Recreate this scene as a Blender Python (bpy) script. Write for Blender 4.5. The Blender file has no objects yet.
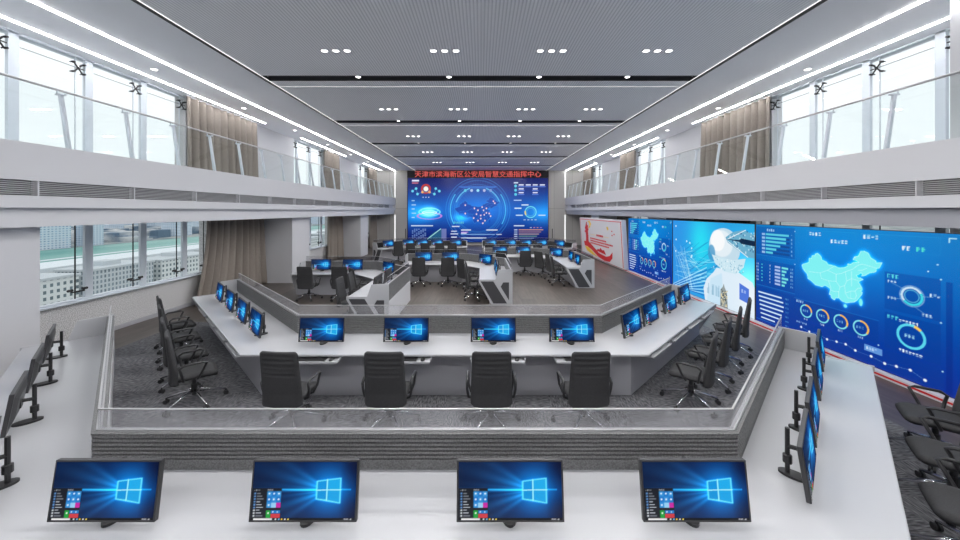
import bpy, math, random
import numpy as np
from mathutils import Matrix, Vector

# ------------------------------------------------------------------ camera, sky, exposure
scene = bpy.context.scene
COL = scene.collection
R = math.radians
cam_data = bpy.data.cameras.new('camera')
cam = bpy.data.objects.new('camera', cam_data)
COL.objects.link(cam)
cam.location = (0, 0, 2.8)
cam.rotation_euler = (R(90), 0, 0)
cam_data.sensor_width = 36
cam_data.lens = 36 * 358 / 960
cam_data.shift_x = -1 / 960
cam_data.shift_y = -59 / 960
cam_data.clip_start = 0.05
cam_data.clip_end = 6000
scene.camera = cam

world = bpy.data.worlds.new('overcast_sky')
scene.world = world
world.use_nodes = True
wn = world.node_tree
wn.nodes.clear()
wo = wn.nodes.new('ShaderNodeOutputWorld')
wb = wn.nodes.new('ShaderNodeBackground')
wb.inputs['Strength'].default_value = 1.0
tc = wn.nodes.new('ShaderNodeTexCoord')
nz = wn.nodes.new('ShaderNodeTexNoise')
nz.inputs['Scale'].default_value = 2.2
nz.inputs['Detail'].default_value = 3
rp = wn.nodes.new('ShaderNodeValToRGB')
rp.color_ramp.elements[0].position = 0.3
rp.color_ramp.elements[0].color = (0.84, 0.885, 0.915, 1)
rp.color_ramp.elements[1].position = 0.7
rp.color_ramp.elements[1].color = (0.96, 0.98, 1.0, 1)
wn.links.new(tc.outputs['Generated'], nz.inputs['Vector'])
wn.links.new(nz.outputs['Fac'], rp.inputs['Fac'])
wn.links.new(rp.outputs['Color'], wb.inputs['Color'])
wn.links.new(wb.outputs[0], wo.inputs['Surface'])

vs = scene.view_settings
vs.view_transform = 'Standard'
vs.look = 'None'
vs.gamma = 1
vs.use_curve_mapping = False
vs.exposure = 0.3

# brightness of the room's own lamps
TRIPLE_W = 54.0      # each group of three recessed downlights
STRIP_E = 20.0        # white lines of light in the gallery ceiling
SPOT_W = 7.0
SCREEN_E = 0.80

# ------------------------------------------------------------------ materials
MATS = {}


def srgb(r, g, b):
    f = lambda c: ((c / 255 + 0.055) / 1.055) ** 2.4 if c > 10 else c / 255 / 12.92
    return (f(r), f(g), f(b), 1)


def mat(name, col, rough=0.5, metal=0.0, spec=0.5, coat=0.0):
    m = bpy.data.materials.new(name)
    m.use_nodes = True
    b = m.node_tree.nodes['Principled BSDF']
    b.inputs['Base Color'].default_value = col
    b.inputs['Roughness'].default_value = rough
    b.inputs['Metallic'].default_value = metal
    b.inputs['Specular IOR Level'].default_value = spec
    if coat:
        b.inputs['Coat Weight'].default_value = coat
    MATS[name] = m
    return m


def nodes(m):
    return m.node_tree.nodes, m.node_tree.links, m.node_tree.nodes['Principled BSDF']


def noisy(m, scale, c0, c1, bump=0.0, stretch=None, detail=3, lo=0.35, hi=0.65):
    n, l, b = nodes(m)
    t = n.new('ShaderNodeTexCoord')
    mp = n.new('ShaderNodeMapping')
    if stretch:
        mp.inputs['Scale'].default_value = stretch
    z = n.new('ShaderNodeTexNoise')
    z.inputs['Scale'].default_value = scale
    z.inputs['Detail'].default_value = detail
    r = n.new('ShaderNodeValToRGB')
    r.color_ramp.elements[0].position = lo
    r.color_ramp.elements[1].position = hi
    r.color_ramp.elements[0].color = c0
    r.color_ramp.elements[1].color = c1
    l.new(t.outputs['Object'], mp.inputs[0])
    l.new(mp.outputs[0], z.inputs['Vector'])
    l.new(z.outputs['Fac'], r.inputs[0])
    l.new(r.outputs[0], b.inputs['Base Color'])
    if bump:
        bp = n.new('ShaderNodeBump')
        bp.inputs['Strength'].default_value = bump
        bp.inputs['Distance'].default_value = 0.01
        l.new(z.outputs['Fac'], bp.inputs['Height'])
        l.new(bp.outputs[0], b.inputs['Normal'])
    return m


def emis(name, col, strength):
    m = bpy.data.materials.new(name)
    m.use_nodes = True
    n = m.node_tree.nodes
    n.clear()
    o = n.new('ShaderNodeOutputMaterial')
    e = n.new('ShaderNodeEmission')
    e.inputs[0].default_value = col
    e.inputs[1].default_value = strength
    m.node_tree.links.new(e.outputs[0], o.inputs[0])
    MATS[name] = m
    return m


def screen_mat(name, strength):
    m = emis(name, (1, 1, 1, 1), strength)
    n = m.node_tree.nodes
    a = n.new('ShaderNodeVertexColor')
    a.layer_name = 'picture'
    e = [x for x in n if x.type == 'EMISSION'][0]
    m.node_tree.links.new(a.outputs[0], e.inputs[0])
    # a little gloss of the display's cover
    g = n.new('ShaderNodeBsdfGlossy')
    g.inputs['Roughness'].default_value = 0.25
    g.inputs['Color'].default_value = (0.03, 0.03, 0.03, 1)
    ad = n.new('ShaderNodeAddShader')
    o = [x for x in n if x.type == 'OUTPUT_MATERIAL'][0]
    m.node_tree.links.new(e.outputs[0], ad.inputs[0])
    m.node_tree.links.new(g.outputs[0], ad.inputs[1])
    m.node_tree.links.new(ad.outputs[0], o.inputs[0])
    return m


def glass(name, tint, gloss=0.07, rough=0.02, milk=0.0):
    m = bpy.data.materials.new(name)
    m.use_nodes = True
    n = m.node_tree.nodes
    n.clear()
    o = n.new('ShaderNodeOutputMaterial')
    t = n.new('ShaderNodeBsdfTransparent')
    t.inputs[0].default_value = tint
    g = n.new('ShaderNodeBsdfGlossy')
    g.inputs['Roughness'].default_value = rough
    mx = n.new('ShaderNodeMixShader')
    mx.inputs[0].default_value = gloss
    l = m.node_tree.links
    l.new(t.outputs[0], mx.inputs[1])
    l.new(g.outputs[0], mx.inputs[2])
    out = mx
    if milk:
        df = n.new('ShaderNodeBsdfDiffuse')
        df.inputs[0].default_value = (0.8, 0.8, 0.82, 1)
        m2 = n.new('ShaderNodeMixShader')
        m2.inputs[0].default_value = milk
        l.new(mx.outputs[0], m2.inputs[1])
        l.new(df.outputs[0], m2.inputs[2])
        out = m2
    l.new(out.outputs[0], o.inputs[0])
    MATS[name] = m
    return m


WHITE = mat('white_paint', srgb(204, 204, 208), 0.55)
FASCIA = mat('gallery_paint', srgb(206, 206, 210), 0.5)
CEIL_SIDE = mat('ceiling_paint', srgb(240, 241, 245), 0.6)
LACQ = mat('white_lacquer', srgb(178, 179, 183), 0.33, coat=0.1)
PANEL = mat('grey_lacquer', srgb(168, 168, 174), 0.4)
ALU = mat('brushed_aluminium', srgb(190, 190, 192), 0.35, metal=0.6)
LOUVRE = noisy(mat('grey_fabric_panel', srgb(110, 110, 111), 0.6), 90, srgb(92, 92, 93), srgb(128, 128, 129), 0.15)
DARK = mat('dark_infill', srgb(62, 62, 66), 0.5)
PLASTIC = mat('black_plastic', srgb(44, 44, 46), 0.4)
HOUSING = mat('monitor_housing', srgb(56, 56, 58), 0.4)
FABRIC = noisy(mat('charcoal_upholstery', srgb(54, 54, 56), 0.75), 120, srgb(44, 44, 46), srgb(57, 57, 59), 0.1)
CHROME = mat('chrome', srgb(215, 215, 220), 0.18, metal=1.0)
CURT = noisy(mat('taupe_curtain', srgb(140, 130, 122), 0.85), 40, srgb(128, 119, 112), srgb(146, 137, 129), 0.0, (6, 6, 0.4))
PLASTER = noisy(mat('speckled_wallpaper', srgb(190, 188, 188), 0.8), 55, srgb(172, 171, 172), srgb(216, 215, 216), 0.1, lo=.42, hi=.58)
GLASS_W = glass('window_glass', (0.97, 0.985, 0.985, 1), 0.015)
GLASS_R = glass('railing_glass', (0.95, 0.968, 0.965, 1), 0.02)
GLASS_D = glass('desk_screen_glass', (0.93, 0.93, 0.94, 1), 0.06, 0.08, 0.12)
GLASS_C = glass('clear_desk_glass', (0.86, 0.86, 0.87, 1), 0.03, 0.05)
BLACKM = mat('black_metal', srgb(30, 30, 32), 0.4, metal=0.3)
MULL = mat('mullion_aluminium', srgb(205, 212, 220), 0.4)
SLOT = mat('dark_slot', srgb(60, 61, 65), 0.6)
GREY_SLAT = mat('grille_slat', srgb(205, 205, 208), 0.5)
GREY_VOID = mat('grille_void', srgb(110, 110, 114), 0.8)
RED = mat('red_stripe', srgb(196, 30, 40), 0.5)
E_STRIP = emis('lamp_strip', (1.0, 1.0, 1.0, 1), STRIP_E)
E_DOWN = emis('lamp_downlight', (1.0, 0.98, 0.96, 1), 6)
E_LINE = emis('lamp_thin_line', (1.0, 1.0, 1.0, 1), 1.1)
E_FINE = emis('lamp_fine_line', (1.0, 1.0, 1.0, 1), 0.55)
E_SIGN = emis('led_letters', srgb(208, 92, 88), 0.9)
SCR = screen_mat('display_picture', SCREEN_E)

# grille ceiling: fine ribs running the length of the hall
GRILLE = mat('ribbed_ceiling', srgb(170, 172, 178), 0.5)
n, l, b = nodes(GRILLE)
t = n.new('ShaderNodeTexCoord')
w = n.new('ShaderNodeTexWave')
w.wave_type = 'BANDS'
w.bands_direction = 'X'
w.inputs['Scale'].default_value = 5.2
r = n.new('ShaderNodeValToRGB')
r.color_ramp.elements[0].position = 0.25
r.color_ramp.elements[1].position = 0.55
r.color_ramp.elements[0].color = srgb(218, 219, 223)
r.color_ramp.elements[1].color = srgb(246, 247, 250)
bp = n.new('ShaderNodeBump')
bp.inputs['Distance'].default_value = 0.02
bp.inputs['Strength'].default_value = 0.12
l.new(t.outputs['Object'], w.inputs['Vector'])
l.new(w.outputs['Color'], r.inputs[0])
l.new(r.outputs[0], b.inputs['Base Color'])
l.new(w.outputs['Fac'], bp.inputs['Height'])
l.new(bp.outputs[0], b.inputs['Normal'])

# perforated grey lining under the right gallery
PERF = mat('perforated_metal', srgb(150, 151, 158), 0.5)
n, l, b = nodes(PERF)
t = n.new('ShaderNodeTexCoord')
v = n.new('ShaderNodeTexVoronoi')
v.inputs['Scale'].default_value = 28
v.inputs['Randomness'].default_value = 0
r = n.new('ShaderNodeValToRGB')
r.color_ramp.elements[0].position = 0.25
r.color_ramp.elements[1].position = 0.35
r.color_ramp.elements[0].color = srgb(80, 80, 86)
r.color_ramp.elements[1].color = srgb(158, 159, 166)
l.new(t.outputs['Object'], v.inputs['Vector'])
l.new(v.outputs['Distance'], r.inputs[0])
l.new(r.outputs[0], b.inputs['Base Color'])

# plank floor
WOOD = mat('grey_brown_planks', srgb(116, 108, 103), 0.38)
n, l, b = nodes(WOOD)
t = n.new('ShaderNodeTexCoord')
mp = n.new('ShaderNodeMapping')
mp.inputs['Rotation'].default_value = (0, 0, R(90))
br = n.new('ShaderNodeTexBrick')
br.inputs['Scale'].default_value = 1.0
br.inputs['Brick Width'].default_value = 1.9
br.inputs['Row Height'].default_value = 0.42
br.inputs['Mortar Size'].default_value = 0.004
br.inputs['Color1'].default_value = srgb(96, 88, 83)
br.inputs['Color2'].default_value = srgb(76, 69, 65)
br.inputs['Mortar'].default_value = srgb(60, 55, 52)
z = n.new('ShaderNodeTexNoise')
z.inputs['Scale'].default_value = 3.0
z.inputs['Detail'].default_value = 6
mp2 = n.new('ShaderNodeMapping')
mp2.inputs['Scale'].default_value = (5, 0.45, 1)
rr = n.new('ShaderNodeValToRGB')
rr.color_ramp.elements[0].position = 0.3
rr.color_ramp.elements[1].position = 0.7
rr.color_ramp.elements[0].color = (0.60, 0.59, 0.58, 1)
rr.color_ramp.elements[1].color = (1.12, 1.10, 1.08, 1)
mx = n.new('ShaderNodeMixRGB')
mx.blend_type = 'MULTIPLY'
mx.inputs[0].default_value = 1
l.new(t.outputs['Object'], mp.inputs[0]); l.new(mp.outputs[0], br.inputs['Vector'])
l.new(t.outputs['Object'], mp2.inputs[0]); l.new(mp2.outputs[0], z.inputs['Vector'])
l.new(z.outputs['Fac'], rr.inputs[0])
l.new(br.outputs['Color'], mx.inputs[1]); l.new(rr.outputs[0], mx.inputs[2])
l.new(mx.outputs[0], b.inputs['Base Color'])

# carpet tiles with short streaks turned from tile to tile
CARPET = mat('charcoal_carpet_tiles', srgb(84, 84, 86), 0.95, spec=0.1)
n, l, b = nodes(CARPET)
t = n.new('ShaderNodeTexCoord')
ck = n.new('ShaderNodeTexChecker')
ck.inputs['Scale'].default_value = 2.0
fac = []
for sc in ((70, 11, 1), (11, 70, 1)):
    mp = n.new('ShaderNodeMapping'); mp.inputs['Scale'].default_value = sc
    z = n.new('ShaderNodeTexNoise'); z.inputs['Scale'].default_value = 1.0; z.inputs['Detail'].default_value = 1.5
    l.new(t.outputs['Object'], mp.inputs[0]); l.new(mp.outputs[0], z.inputs['Vector'])
    fac.append(z)
mx = n.new('ShaderNodeMixRGB')
l.new(t.outputs['Object'], ck.inputs['Vector'])
l.new(ck.outputs['Fac'], mx.inputs[0])
l.new(fac[0].outputs['Fac'], mx.inputs[1]); l.new(fac[1].outputs['Fac'], mx.inputs[2])
rr = n.new('ShaderNodeValToRGB')
rr.color_ramp.elements[0].position = 0.38
rr.color_ramp.elements[1].position = 0.66
rr.color_ramp.elements[0].color = srgb(82, 82, 85)
rr.color_ramp.elements[1].color = srgb(138, 138, 142)
l.new(mx.outputs[0], rr.inputs[0]); l.new(rr.outputs[0], b.inputs['Base Color'])

# stone-like lining of the end wall, with joints
STONE = mat('pale_wall_panels', srgb(186, 184, 182), 0.45)
n, l, b = nodes(STONE)
t = n.new('ShaderNodeTexCoord')
mp = n.new('ShaderNodeMapping'); mp.inputs['Rotation'].default_value = (R(90), 0, 0)
br = n.new('ShaderNodeTexBrick')
br.offset = 0
br.inputs['Scale'].default_value = 1.0
br.inputs['Brick Width'].default_value = 1.5
br.inputs['Row Height'].default_value = 3.0
br.inputs['Mortar Size'].default_value = 0.012
br.inputs['Color1'].default_value = srgb(190, 188, 185)
br.inputs['Color2'].default_value = srgb(182, 180, 178)
br.inputs['Mortar'].default_value = srgb(140, 138, 136)
l.new(t.outputs['Object'], mp.inputs[0]); l.new(mp.outputs[0], br.inputs['Vector'])
l.new(br.outputs['Color'], b.inputs['Base Color'])


def facade(name, wall, win, bw, rh, mortar):
    m = mat(name, wall, 0.8)
    n, l, b = nodes(m)
    t = n.new('ShaderNodeTexCoord')
    sx = n.new('ShaderNodeSeparateXYZ')
    ad = n.new('ShaderNodeMath'); ad.operation = 'ADD'
    cx = n.new('ShaderNodeCombineXYZ')
    br = n.new('ShaderNodeTexBrick')
    br.offset = 0
    br.inputs['Scale'].default_value = 1
    br.inputs['Brick Width'].default_value = bw
    br.inputs['Row Height'].default_value = rh
    br.inputs['Mortar Size'].default_value = mortar
    br.inputs['Mortar Smooth'].default_value = 0
    br.inputs['Color1'].default_value = win
    br.inputs['Color2'].default_value = tuple(c * 1.5 for c in win[:3]) + (1,)
    br.inputs['Mortar'].default_value = wall
    l.new(t.outputs['Object'], sx.inputs[0])
    l.new(sx.outputs[0], ad.inputs[0]); l.new(sx.outputs[1], ad.inputs[1])
    l.new(ad.outputs[0], cx.inputs[0]); l.new(sx.outputs[2], cx.inputs[1])
    l.new(cx.outputs[0], br.inputs['Vector'])
    l.new(br.outputs['Color'], b.inputs['Base Color'])
    return m


FAC_A = facade('white_facade', srgb(214, 218, 218), srgb(92, 106, 112), 2.3, 2.6, 0.62)
FAC_B = facade('pale_facade', srgb(192, 198, 202), srgb(110, 122, 130), 1.7, 2.2, 0.42)
FAC_T = facade('tower_facade', srgb(205, 215, 225), srgb(110, 140, 168), 6.0, 4.5, 1.4)
ROOF = mat('grey_roof', srgb(190, 196, 200), 0.8)
ROAD = mat('pale_road', srgb(216, 222, 226), 0.8)

# ------------------------------------------------------------------ mesh helpers


class MB:
    def __init__(self):
        self.v = []
        self.f = []

    def add(self, verts, faces, M=None):
        o = len(self.v)
        for p in verts:
            self.v.append(tuple(M @ Vector(p)) if M is not None else tuple(p))
        self.f += [tuple(i + o for i in f) for f in faces]
        return self

    def box(self, x0, x1, y0, y1, z0, z1, M=None):
        v = [(x0, y0, z0), (x1, y0, z0), (x1, y1, z0), (x0, y1, z0), (x0, y0, z1), (x1, y0, z1), (x1, y1, z1), (x0, y1, z1)]
        f = [(3, 2, 1, 0), (4, 5, 6, 7), (0, 1, 5, 4), (1, 2, 6, 5), (2, 3, 7, 6), (3, 0, 4, 7)]
        return self.add(v, f, M)

    def prism(self, pts, z0, z1, M=None):
        # pts counter-clockwise in xy
        k = len(pts)
        v = [(x, y, z0) for x, y in pts] + [(x, y, z1) for x, y in pts]
        f = [tuple(range(k - 1, -1, -1)), tuple(range(k, 2 * k))]
        f += [(i, (i + 1) % k, k + (i + 1) % k, k + i) for i in range(k)]
        return self.add(v, f, M)

    def tube(self, pts, r, n=8, cap=True):
        pts = [Vector(p) for p in pts]
        rs = r if isinstance(r, (list, tuple)) else [r] * len(pts)
        base = len(self.v)
        prev = None
        for i, p in enumerate(pts):
            a = pts[max(i - 1, 0)]
            c = pts[min(i + 1, len(pts) - 1)]
            d = (c - a).normalized()
            if prev is None:
                up = Vector((0, 0, 1)) if abs(d.z) < 0.9 else Vector((1, 0, 0))
                s = d.cross(up).normalized()
            else:
                s = (prev - d * prev.dot(d)).normalized()
            prev = s
            u = s.cross(d)
            for k in range(n):
                an = 2 * math.pi * k / n
                self.v.append(tuple(p + rs[i] * (math.cos(an) * s + math.sin(an) * u)))
        for i in range(len(pts) - 1):
            for k in range(n):
                a = base + i * n + k
                b2 = base + i * n + (k + 1) % n
                self.f.append((a, a + n, b2 + n, b2))
        if cap:
            self.f.append(tuple(base + k for k in range(n)))
            e = base + (len(pts) - 1) * n
            self.f.append(tuple(e + k for k in range(n - 1, -1, -1)))
        return self

    def cyl(self, x, y, z0, z1, r, n=16, r1=None):
        r1 = r if r1 is None else r1
        v = [(x + r * math.cos(2 * math.pi * k / n), y + r * math.sin(2 * math.pi * k / n), z0) for k in range(n)]
        v += [(x + r1 * math.cos(2 * math.pi * k / n), y + r1 * math.sin(2 * math.pi * k / n), z1) for k in range(n)]
        f = [tuple(range(n - 1, -1, -1)), tuple(range(n, 2 * n))] + [(k, (k + 1) % n, n + (k + 1) % n, n + k) for k in range(n)]
        return self.add(v, f)

    def mesh(self, name, m, smooth=False):
        me = bpy.data.meshes.new(name)
        me.from_pydata(self.v, [], self.f)
        me.materials.append(m)
        if smooth:
            me.polygons.foreach_set('use_smooth', [True] * len(me.polygons))
        me.update()
        return me

    def build(self, name, m, parent=None, smooth=False, bevel=0, M=None):
        o = bpy.data.objects.new(name, self.mesh(name, m, smooth))
        COL.objects.link(o)
        o.parent = parent
        if M is not None:
            o.matrix_local = M
        if bevel:
            b = o.modifiers.new('bevel', 'BEVEL')
            b.width = bevel
            b.segments = 2
            b.limit_method = 'ANGLE'
            b.angle_limit = R(40)
        return o


def empty(name, loc=(0, 0, 0), rz=0):
    o = bpy.data.objects.new(name, None)
    COL.objects.link(o)
    o.location = loc
    o.rotation_euler = (0, 0, rz)
    o.empty_display_size = 0.1
    return o


def tag(o, label, cat, group=None, kind=None):
    o['label'] = label
    o['category'] = cat
    if group:
        o['group'] = group
    if kind:
        o['kind'] = kind
    return o


def struct(o):
    o['kind'] = 'structure'
    return o


def kids(o):
    return [c for c in bpy.data.objects if c.parent == o]


def copy_tree(src, loc, rz, label, group, children=None):
    r_ = src.copy()
    COL.objects.link(r_)
    r_.location = loc
    r_.rotation_euler = (0, 0, rz)
    r_['label'] = label
    r_['group'] = group

    def rec(a, b2):
        for ch in TREE[a.name]:
            c = ch.copy()
            COL.objects.link(c)
            c.parent = b2
            if ch.name in TREE:
                rec(ch, c)
    rec(src, r_)
    return r_


TREE = {}


def remember(o):
    k = kids(o)
    if k:
        TREE[o.name] = k
        for c in k:
            remember(c)


def box_obj(name, m, x0, x1, y0, y1, z0, z1, parent=None, bevel=0):
    return MB().box(x0, x1, y0, y1, z0, z1).build(name, m, parent, bevel=bevel)


# ------------------------------------------------------------------ the setting
YB, YF = 29.4, -4.0         # end wall with the LED screen, wall behind the viewer
XL, XR = -8.6, 8.45         # window walls
ZC = 6.11                   # gallery ceiling
FL, FR = -7.0, 6.88         # faces of the galleries

struct(box_obj('floor', WOOD, XL - .3, XR + .3, YF - .2, YB + .3, -.2, 0))
cp = box_obj('carpet', CARPET, -7.4, 5.45, YF + .05, 9.0, 0.0, 0.006)
tag(cp, 'charcoal streaked carpet tiles under the two long front counters', 'carpet')
wallb = struct(box_obj('wall_back', STONE, XL - .3, XR + .3, YB, YB + .3, 0, ZC + .3))
struct(box_obj('wall_front', WHITE, XL - .3, XR + .3, YF - .3, YF, 0, ZC + .3))

# ceiling: gallery bands and ribbed centre fields between dark slots
CL, CR = -5.41, 5.36
slots = [0.55, 4.75, 8.95, 13.3, 17.6, 21.9, 26.2]
mb = MB()
for (a, c) in ((XL - .3, CL - .03), (CR + .03, XR + .3)):
    mb.box(a, c, YF - .2, YB + .3, ZC, ZC + .25)
struct(mb.build('ceiling', CEIL_SIDE))
mb = MB()
ys = [YF - .2] + slots + [YB + .3]
for i in range(len(ys) - 1):
    a = ys[i] + (.17 if i else 0)
    c = ys[i + 1] - (.17 if i < len(ys) - 2 else 0)
    mb.box(CL, CR, a, c, ZC + .01, ZC + .2)
struct(mb.build('ceiling', GRILLE))
mb = MB()
for y in slots:
    mb.box(CL, CR, y - .168, y + .168, ZC + .11, ZC + .2)
for y in slots:
    mb.box(CL, CR, y - .168, y - .160, ZC + .002, ZC + .11).box(CL, CR, y + .160, y + .168, ZC + .002, ZC + .11)
struct(mb.build('trim_1', SLOT))
mb = MB()
for x in (CL - .028, CR + .002):
    mb.box(x, x + .026, YF, YB - .02, ZC - .035, ZC + .1)
struct(mb.build('trim_2', BLACKM))

# galleries: slab, fascia, lower beam
for side, xf, xw, nm in ((-1, FL, XL, 'trim_3'), (1, FR, XR, 'trim_4')):
    s = side
    lo_, hi_ = sorted((xf, xw))
    mb = MB()
    # fascia face runs in two bands with the air grilles between them
    fx0, fx1 = sorted((xf, xf + s * .22))
    mb.box(fx0, fx1, YF, YB - .3, 3.275, 3.86)
    mb.box(fx0, fx1, YF, YB - .3, 2.85, 3.04)
    gx0, gx1 = sorted((xf + s * .12, xf + s * .3))
    mb.box(gx0, gx1, YF, YB - .3, 3.04, 3.275)
    sx0, sx1 = sorted((xf + s * .22, xw))
    mb.box(sx0, sx1, YF, YB, 3.66, 3.86)
    mb.box(fx0, fx1, YB - .3, YB, 2.85, 3.86)
    g = struct(mb.build(nm, FASCIA))
    bx0, bx1 = sorted((xf + s * .1, xf + s * .32))
    lb = MB().box(bx0, bx1, YF, YB, 2.545, 2.848)
    lb.build('lower_beam', FASCIA if s < 0 else PERF, g)
    so = MB().box(*sorted((xf + s * .32, xw)), YF, YB, 2.56, 2.62)
    so.build('soffit', WHITE, g)

# window walls
spec = {  # side: (x, [(y0,y1) of lower windows], [(y0,y1) of upper windows])
    -1: (XL, [(-3.6, 4.6), (5.95, 11.3), (15.3, 20.4), (23.2, 27.4)], [(-3.6, 4.0), (4.2, 10.4), (16.4, 19.9), (25.0, 27.3)]),
    1: (XR, [(-3.6, 4.2), (5.48, 11.0), (15.3, 20.4), (23.2, 27.4)], [(-3.6, 4.2), (5.48, 10.4), (16.4, 19.9), (25.0, 27.3)]),
}
win_n = 0
SILL = 0.87
for side, (xw, low, up) in spec.items():
    s = side
    mb = MB()
    x0, x1 = sorted((xw, xw + s * .3))
    mb.box(x0, x1, YF, YB, 0, SILL)
    mb.box(x0, x1, YF, YB, 2.62, 3.9)

    def fill(spans, z0, z1):
        y = YF
        for a, c in spans:
            if a > y:
                mb.box(x0, x1, y, a, z0, z1)
            y = c
        mb.box(x0, x1, y, YB, z0, z1)
    fill(low, SILL, 2.62)
    fill(up, 3.9, ZC)
    wall = struct(mb.build('wall_left' if s < 0 else 'wall_right', PLASTER if s < 0 else WHITE))
    if s < 0:
        cols = [(4.55, 5.95, 0, 2.56), (13.9, 15.3, 0, 2.56), (21.8, 23.2, 0, 2.56)]
    else:
        cols = [(4.1, 5.48, 0, 2.56), (13.9, 15.3, 0, 2.56), (21.8, 23.2, 0, 2.56), (4.1, 5.48, 3.86, ZC)]
    for a, c, z0, z1 in cols:
        cx0, cx1 = sorted((xw, xw - s * 1.27))
        box_obj('column', WHITE, cx0, cx1, a, c, z0, z1, wall)
    # the strip of wall finish behind the upper gallery is plain white
    if s < 0:
        for a, c in ((10.4, 16.4), (19.9, 25.0), (27.3, YB)):
            box_obj('wall_lining', WHITE, xw, xw + .02, a, c, 3.86, ZC, wall)
        for a, c in ((11.3, 13.9), (20.4, 21.8), (27.4, YB)):
            box_obj('wall_lining', WHITE, xw, xw + .02, a, c, 0, 2.56, wall)
    bb = MB()
    bb.box(*sorted((xw, xw - s * .02)), YF, YB, 0, .1)
    struct(bb.build('baseboard_left' if s < 0 else 'baseboard_right', PANEL))

    for level, spans in (('low', low), ('up', up)):
        z0, z1 = (SILL, 2.62) if level == 'low' else (3.9, ZC)
        for (a, c) in spans:
            win_n += 1
            wroot = struct(empty('window_%d' % win_n, (xw, (a + c) / 2, z0)))
            W = Matrix.Translation((-xw, -(a + c) / 2, -z0))
            f = MB()
            for zz0, zz1 in ((z0, z0 + .06), (z1 - (.015 if level == 'low' else .04), z1)):
                f.box(*sorted((xw - s * .01, xw + s * .10)), a, c, zz0, zz1, W)
            if level == 'low':
                f.box(*sorted((xw - s * .1, xw + s * .12)), a, c, z0 - .005, z0 + .02, W)
            f.build('window_frame', MULL, wroot)
            # mullions at 1.27 m
            ms = [6.58 + 1.27 * k for k in range(-9, 18)]
            ms = [y for y in ms if a + .1 < y < c - .1]
            for y in ms:
                MB().box(*sorted((xw - s * .01, xw + s * .05)), y - .078, y + .078, z0 + .06, z1 - .015, W).build('mullion', MULL, wroot)
            edges = [a] + ms + [c]
            for i in range(len(edges) - 1):
                ya, yb = edges[i] + (.08 if i else 0), edges[i + 1] - (.08 if i < len(edges) - 2 else 0)
                gx = xw + s * .052
                MB().box(*sorted((gx, gx + s * .012)), ya - .05, yb + .05, z0 + .02, z1 - .02, W).build('pane', GLASS_W, wroot)
                yj = yb - .15
                if yj < ya + .1:
                    continue
                # glass joint and spider fitting
                MB().box(*sorted((gx - s * .02, gx)), yj - .008, yj + .008, z0 + .06, z1 - .015, W).build('glass_joint', BLACKM if level == 'low' else MULL, wroot)
                sp = MB()
                zs = 1.09 if level == 'low' else 5.84
                hub = W @ Vector((gx - s * .08, yj, zs))
                sp.tube([hub, hub + Vector((0, .12, 0))], .012, 6)
                if level == 'up':
                    for dy in (-.10, .10):
                        for dz in (-.10, .10):
                            e1 = hub + Vector((0, dy * .75, dz * .9))
                            sp.tube([hub, e1, hub + Vector((s * .07, dy, dz))], [.016, .014, .013], 6)
                            sp.tube([hub + Vector((s * .02, dy, dz)), hub + Vector((-s * .04, dy, dz))], .022, 8)
                    sp.tube([hub + Vector((0, -yj + ya, -.0)), hub], .006, 5)
                else:
                    for dy in (-.14, .14):
                        e1 = hub + Vector((0, dy * .8, .0))
                        sp.tube([hub, e1, hub + Vector((s * .06, dy, .05))], [.02, .018, .02], 6)
                        sp.tube([hub + Vector((s * .06, dy, .03)), hub + Vector((-s * .03, dy, .05))], .028, 8)
                sp.build('spider_fitting', BLACKM, wroot)

# doors in the end wall beside the screen
for i, x in enumerate((-6.55, 6.2)):
    d = struct(box_obj('door_%d' % (i + 1), STONE, x - .45, x + .45, YB - .02, YB + .001, 0, 2.3))
    MB().tube([(x + (.36 if i == 0 else -.36), YB - .07, .55), (x + (.36 if i == 0 else -.36), YB - .07, 1.35)], .03, 8).build('door_handle', BLACKM, d)

# ------------------------------------------------------------------ city outside the left windows
GZ = -70
g = noisy(mat('city_ground', srgb(150, 150, 150), 0.95), 0.02, srgb(112, 124, 128), srgb(176, 178, 176), 0, (1, 1, 1), 8)
gr = MB().box(-4500, 2500, -1500, 5000, GZ - 1, GZ).build('ground', g)
struct(gr)
riv = noisy(mat('teal_river', srgb(100, 158, 150), 0.5), 0.02, srgb(88, 150, 142), srgb(126, 172, 164), 0, (1, .2, 1), 4)
tag(MB().prism([(-800, 0), (-560, 0), (-560, 2500), (-800, 2500)], GZ, GZ + .5).build('river', riv), 'wide teal river crossing the city beyond the left windows', 'river')
tag(MB().box(-640, -628, 0, 2500, GZ + .5, GZ + 1.2).build('river_bank', ROAD), 'thin pale embankment lying along the teal river', 'embankment')
tag(MB().box(-228, -203, 60, 1500, -26, -24).build('elevated_road', ROAD), 'pale elevated road above the white apartment blocks outside the left windows', 'road')
random.seed(3)
names_ = ['nearest', 'second nearest', 'third nearest', 'fourth nearest', 'fifth nearest', 'sixth nearest', 'seventh nearest', 'eighth nearest', 'ninth nearest', 'tenth nearest']
y = 120
for k in range(10):
    L = (34, 30, 38, 30, 36, 40, 30, 36, 60, 60)[k]
    h = -23.5 + random.uniform(-2, .5)
    blk = empty('apartment_block', (-183, y + L / 2, GZ))
    hh = h - GZ
    MB().box(-6, 10, -L / 2, L / 2, 0, hh).build('wall', FAC_A if k % 2 == 0 else FAC_B, blk)
    rf = MB().box(-6.5, 10.5, -L / 2 - .5, L / 2 + .5, hh, hh + 1)
    rf.box(-4, 4, -4, 4, hh + 1, hh + 3)
    rf.build('roof', ROOF, blk)
    tag(blk, 'pale apartment block in the row below the left windows, ' + names_[k] + ' to the viewer', 'building', 'apartment blocks below the left windows')
    y += L + 5
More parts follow.
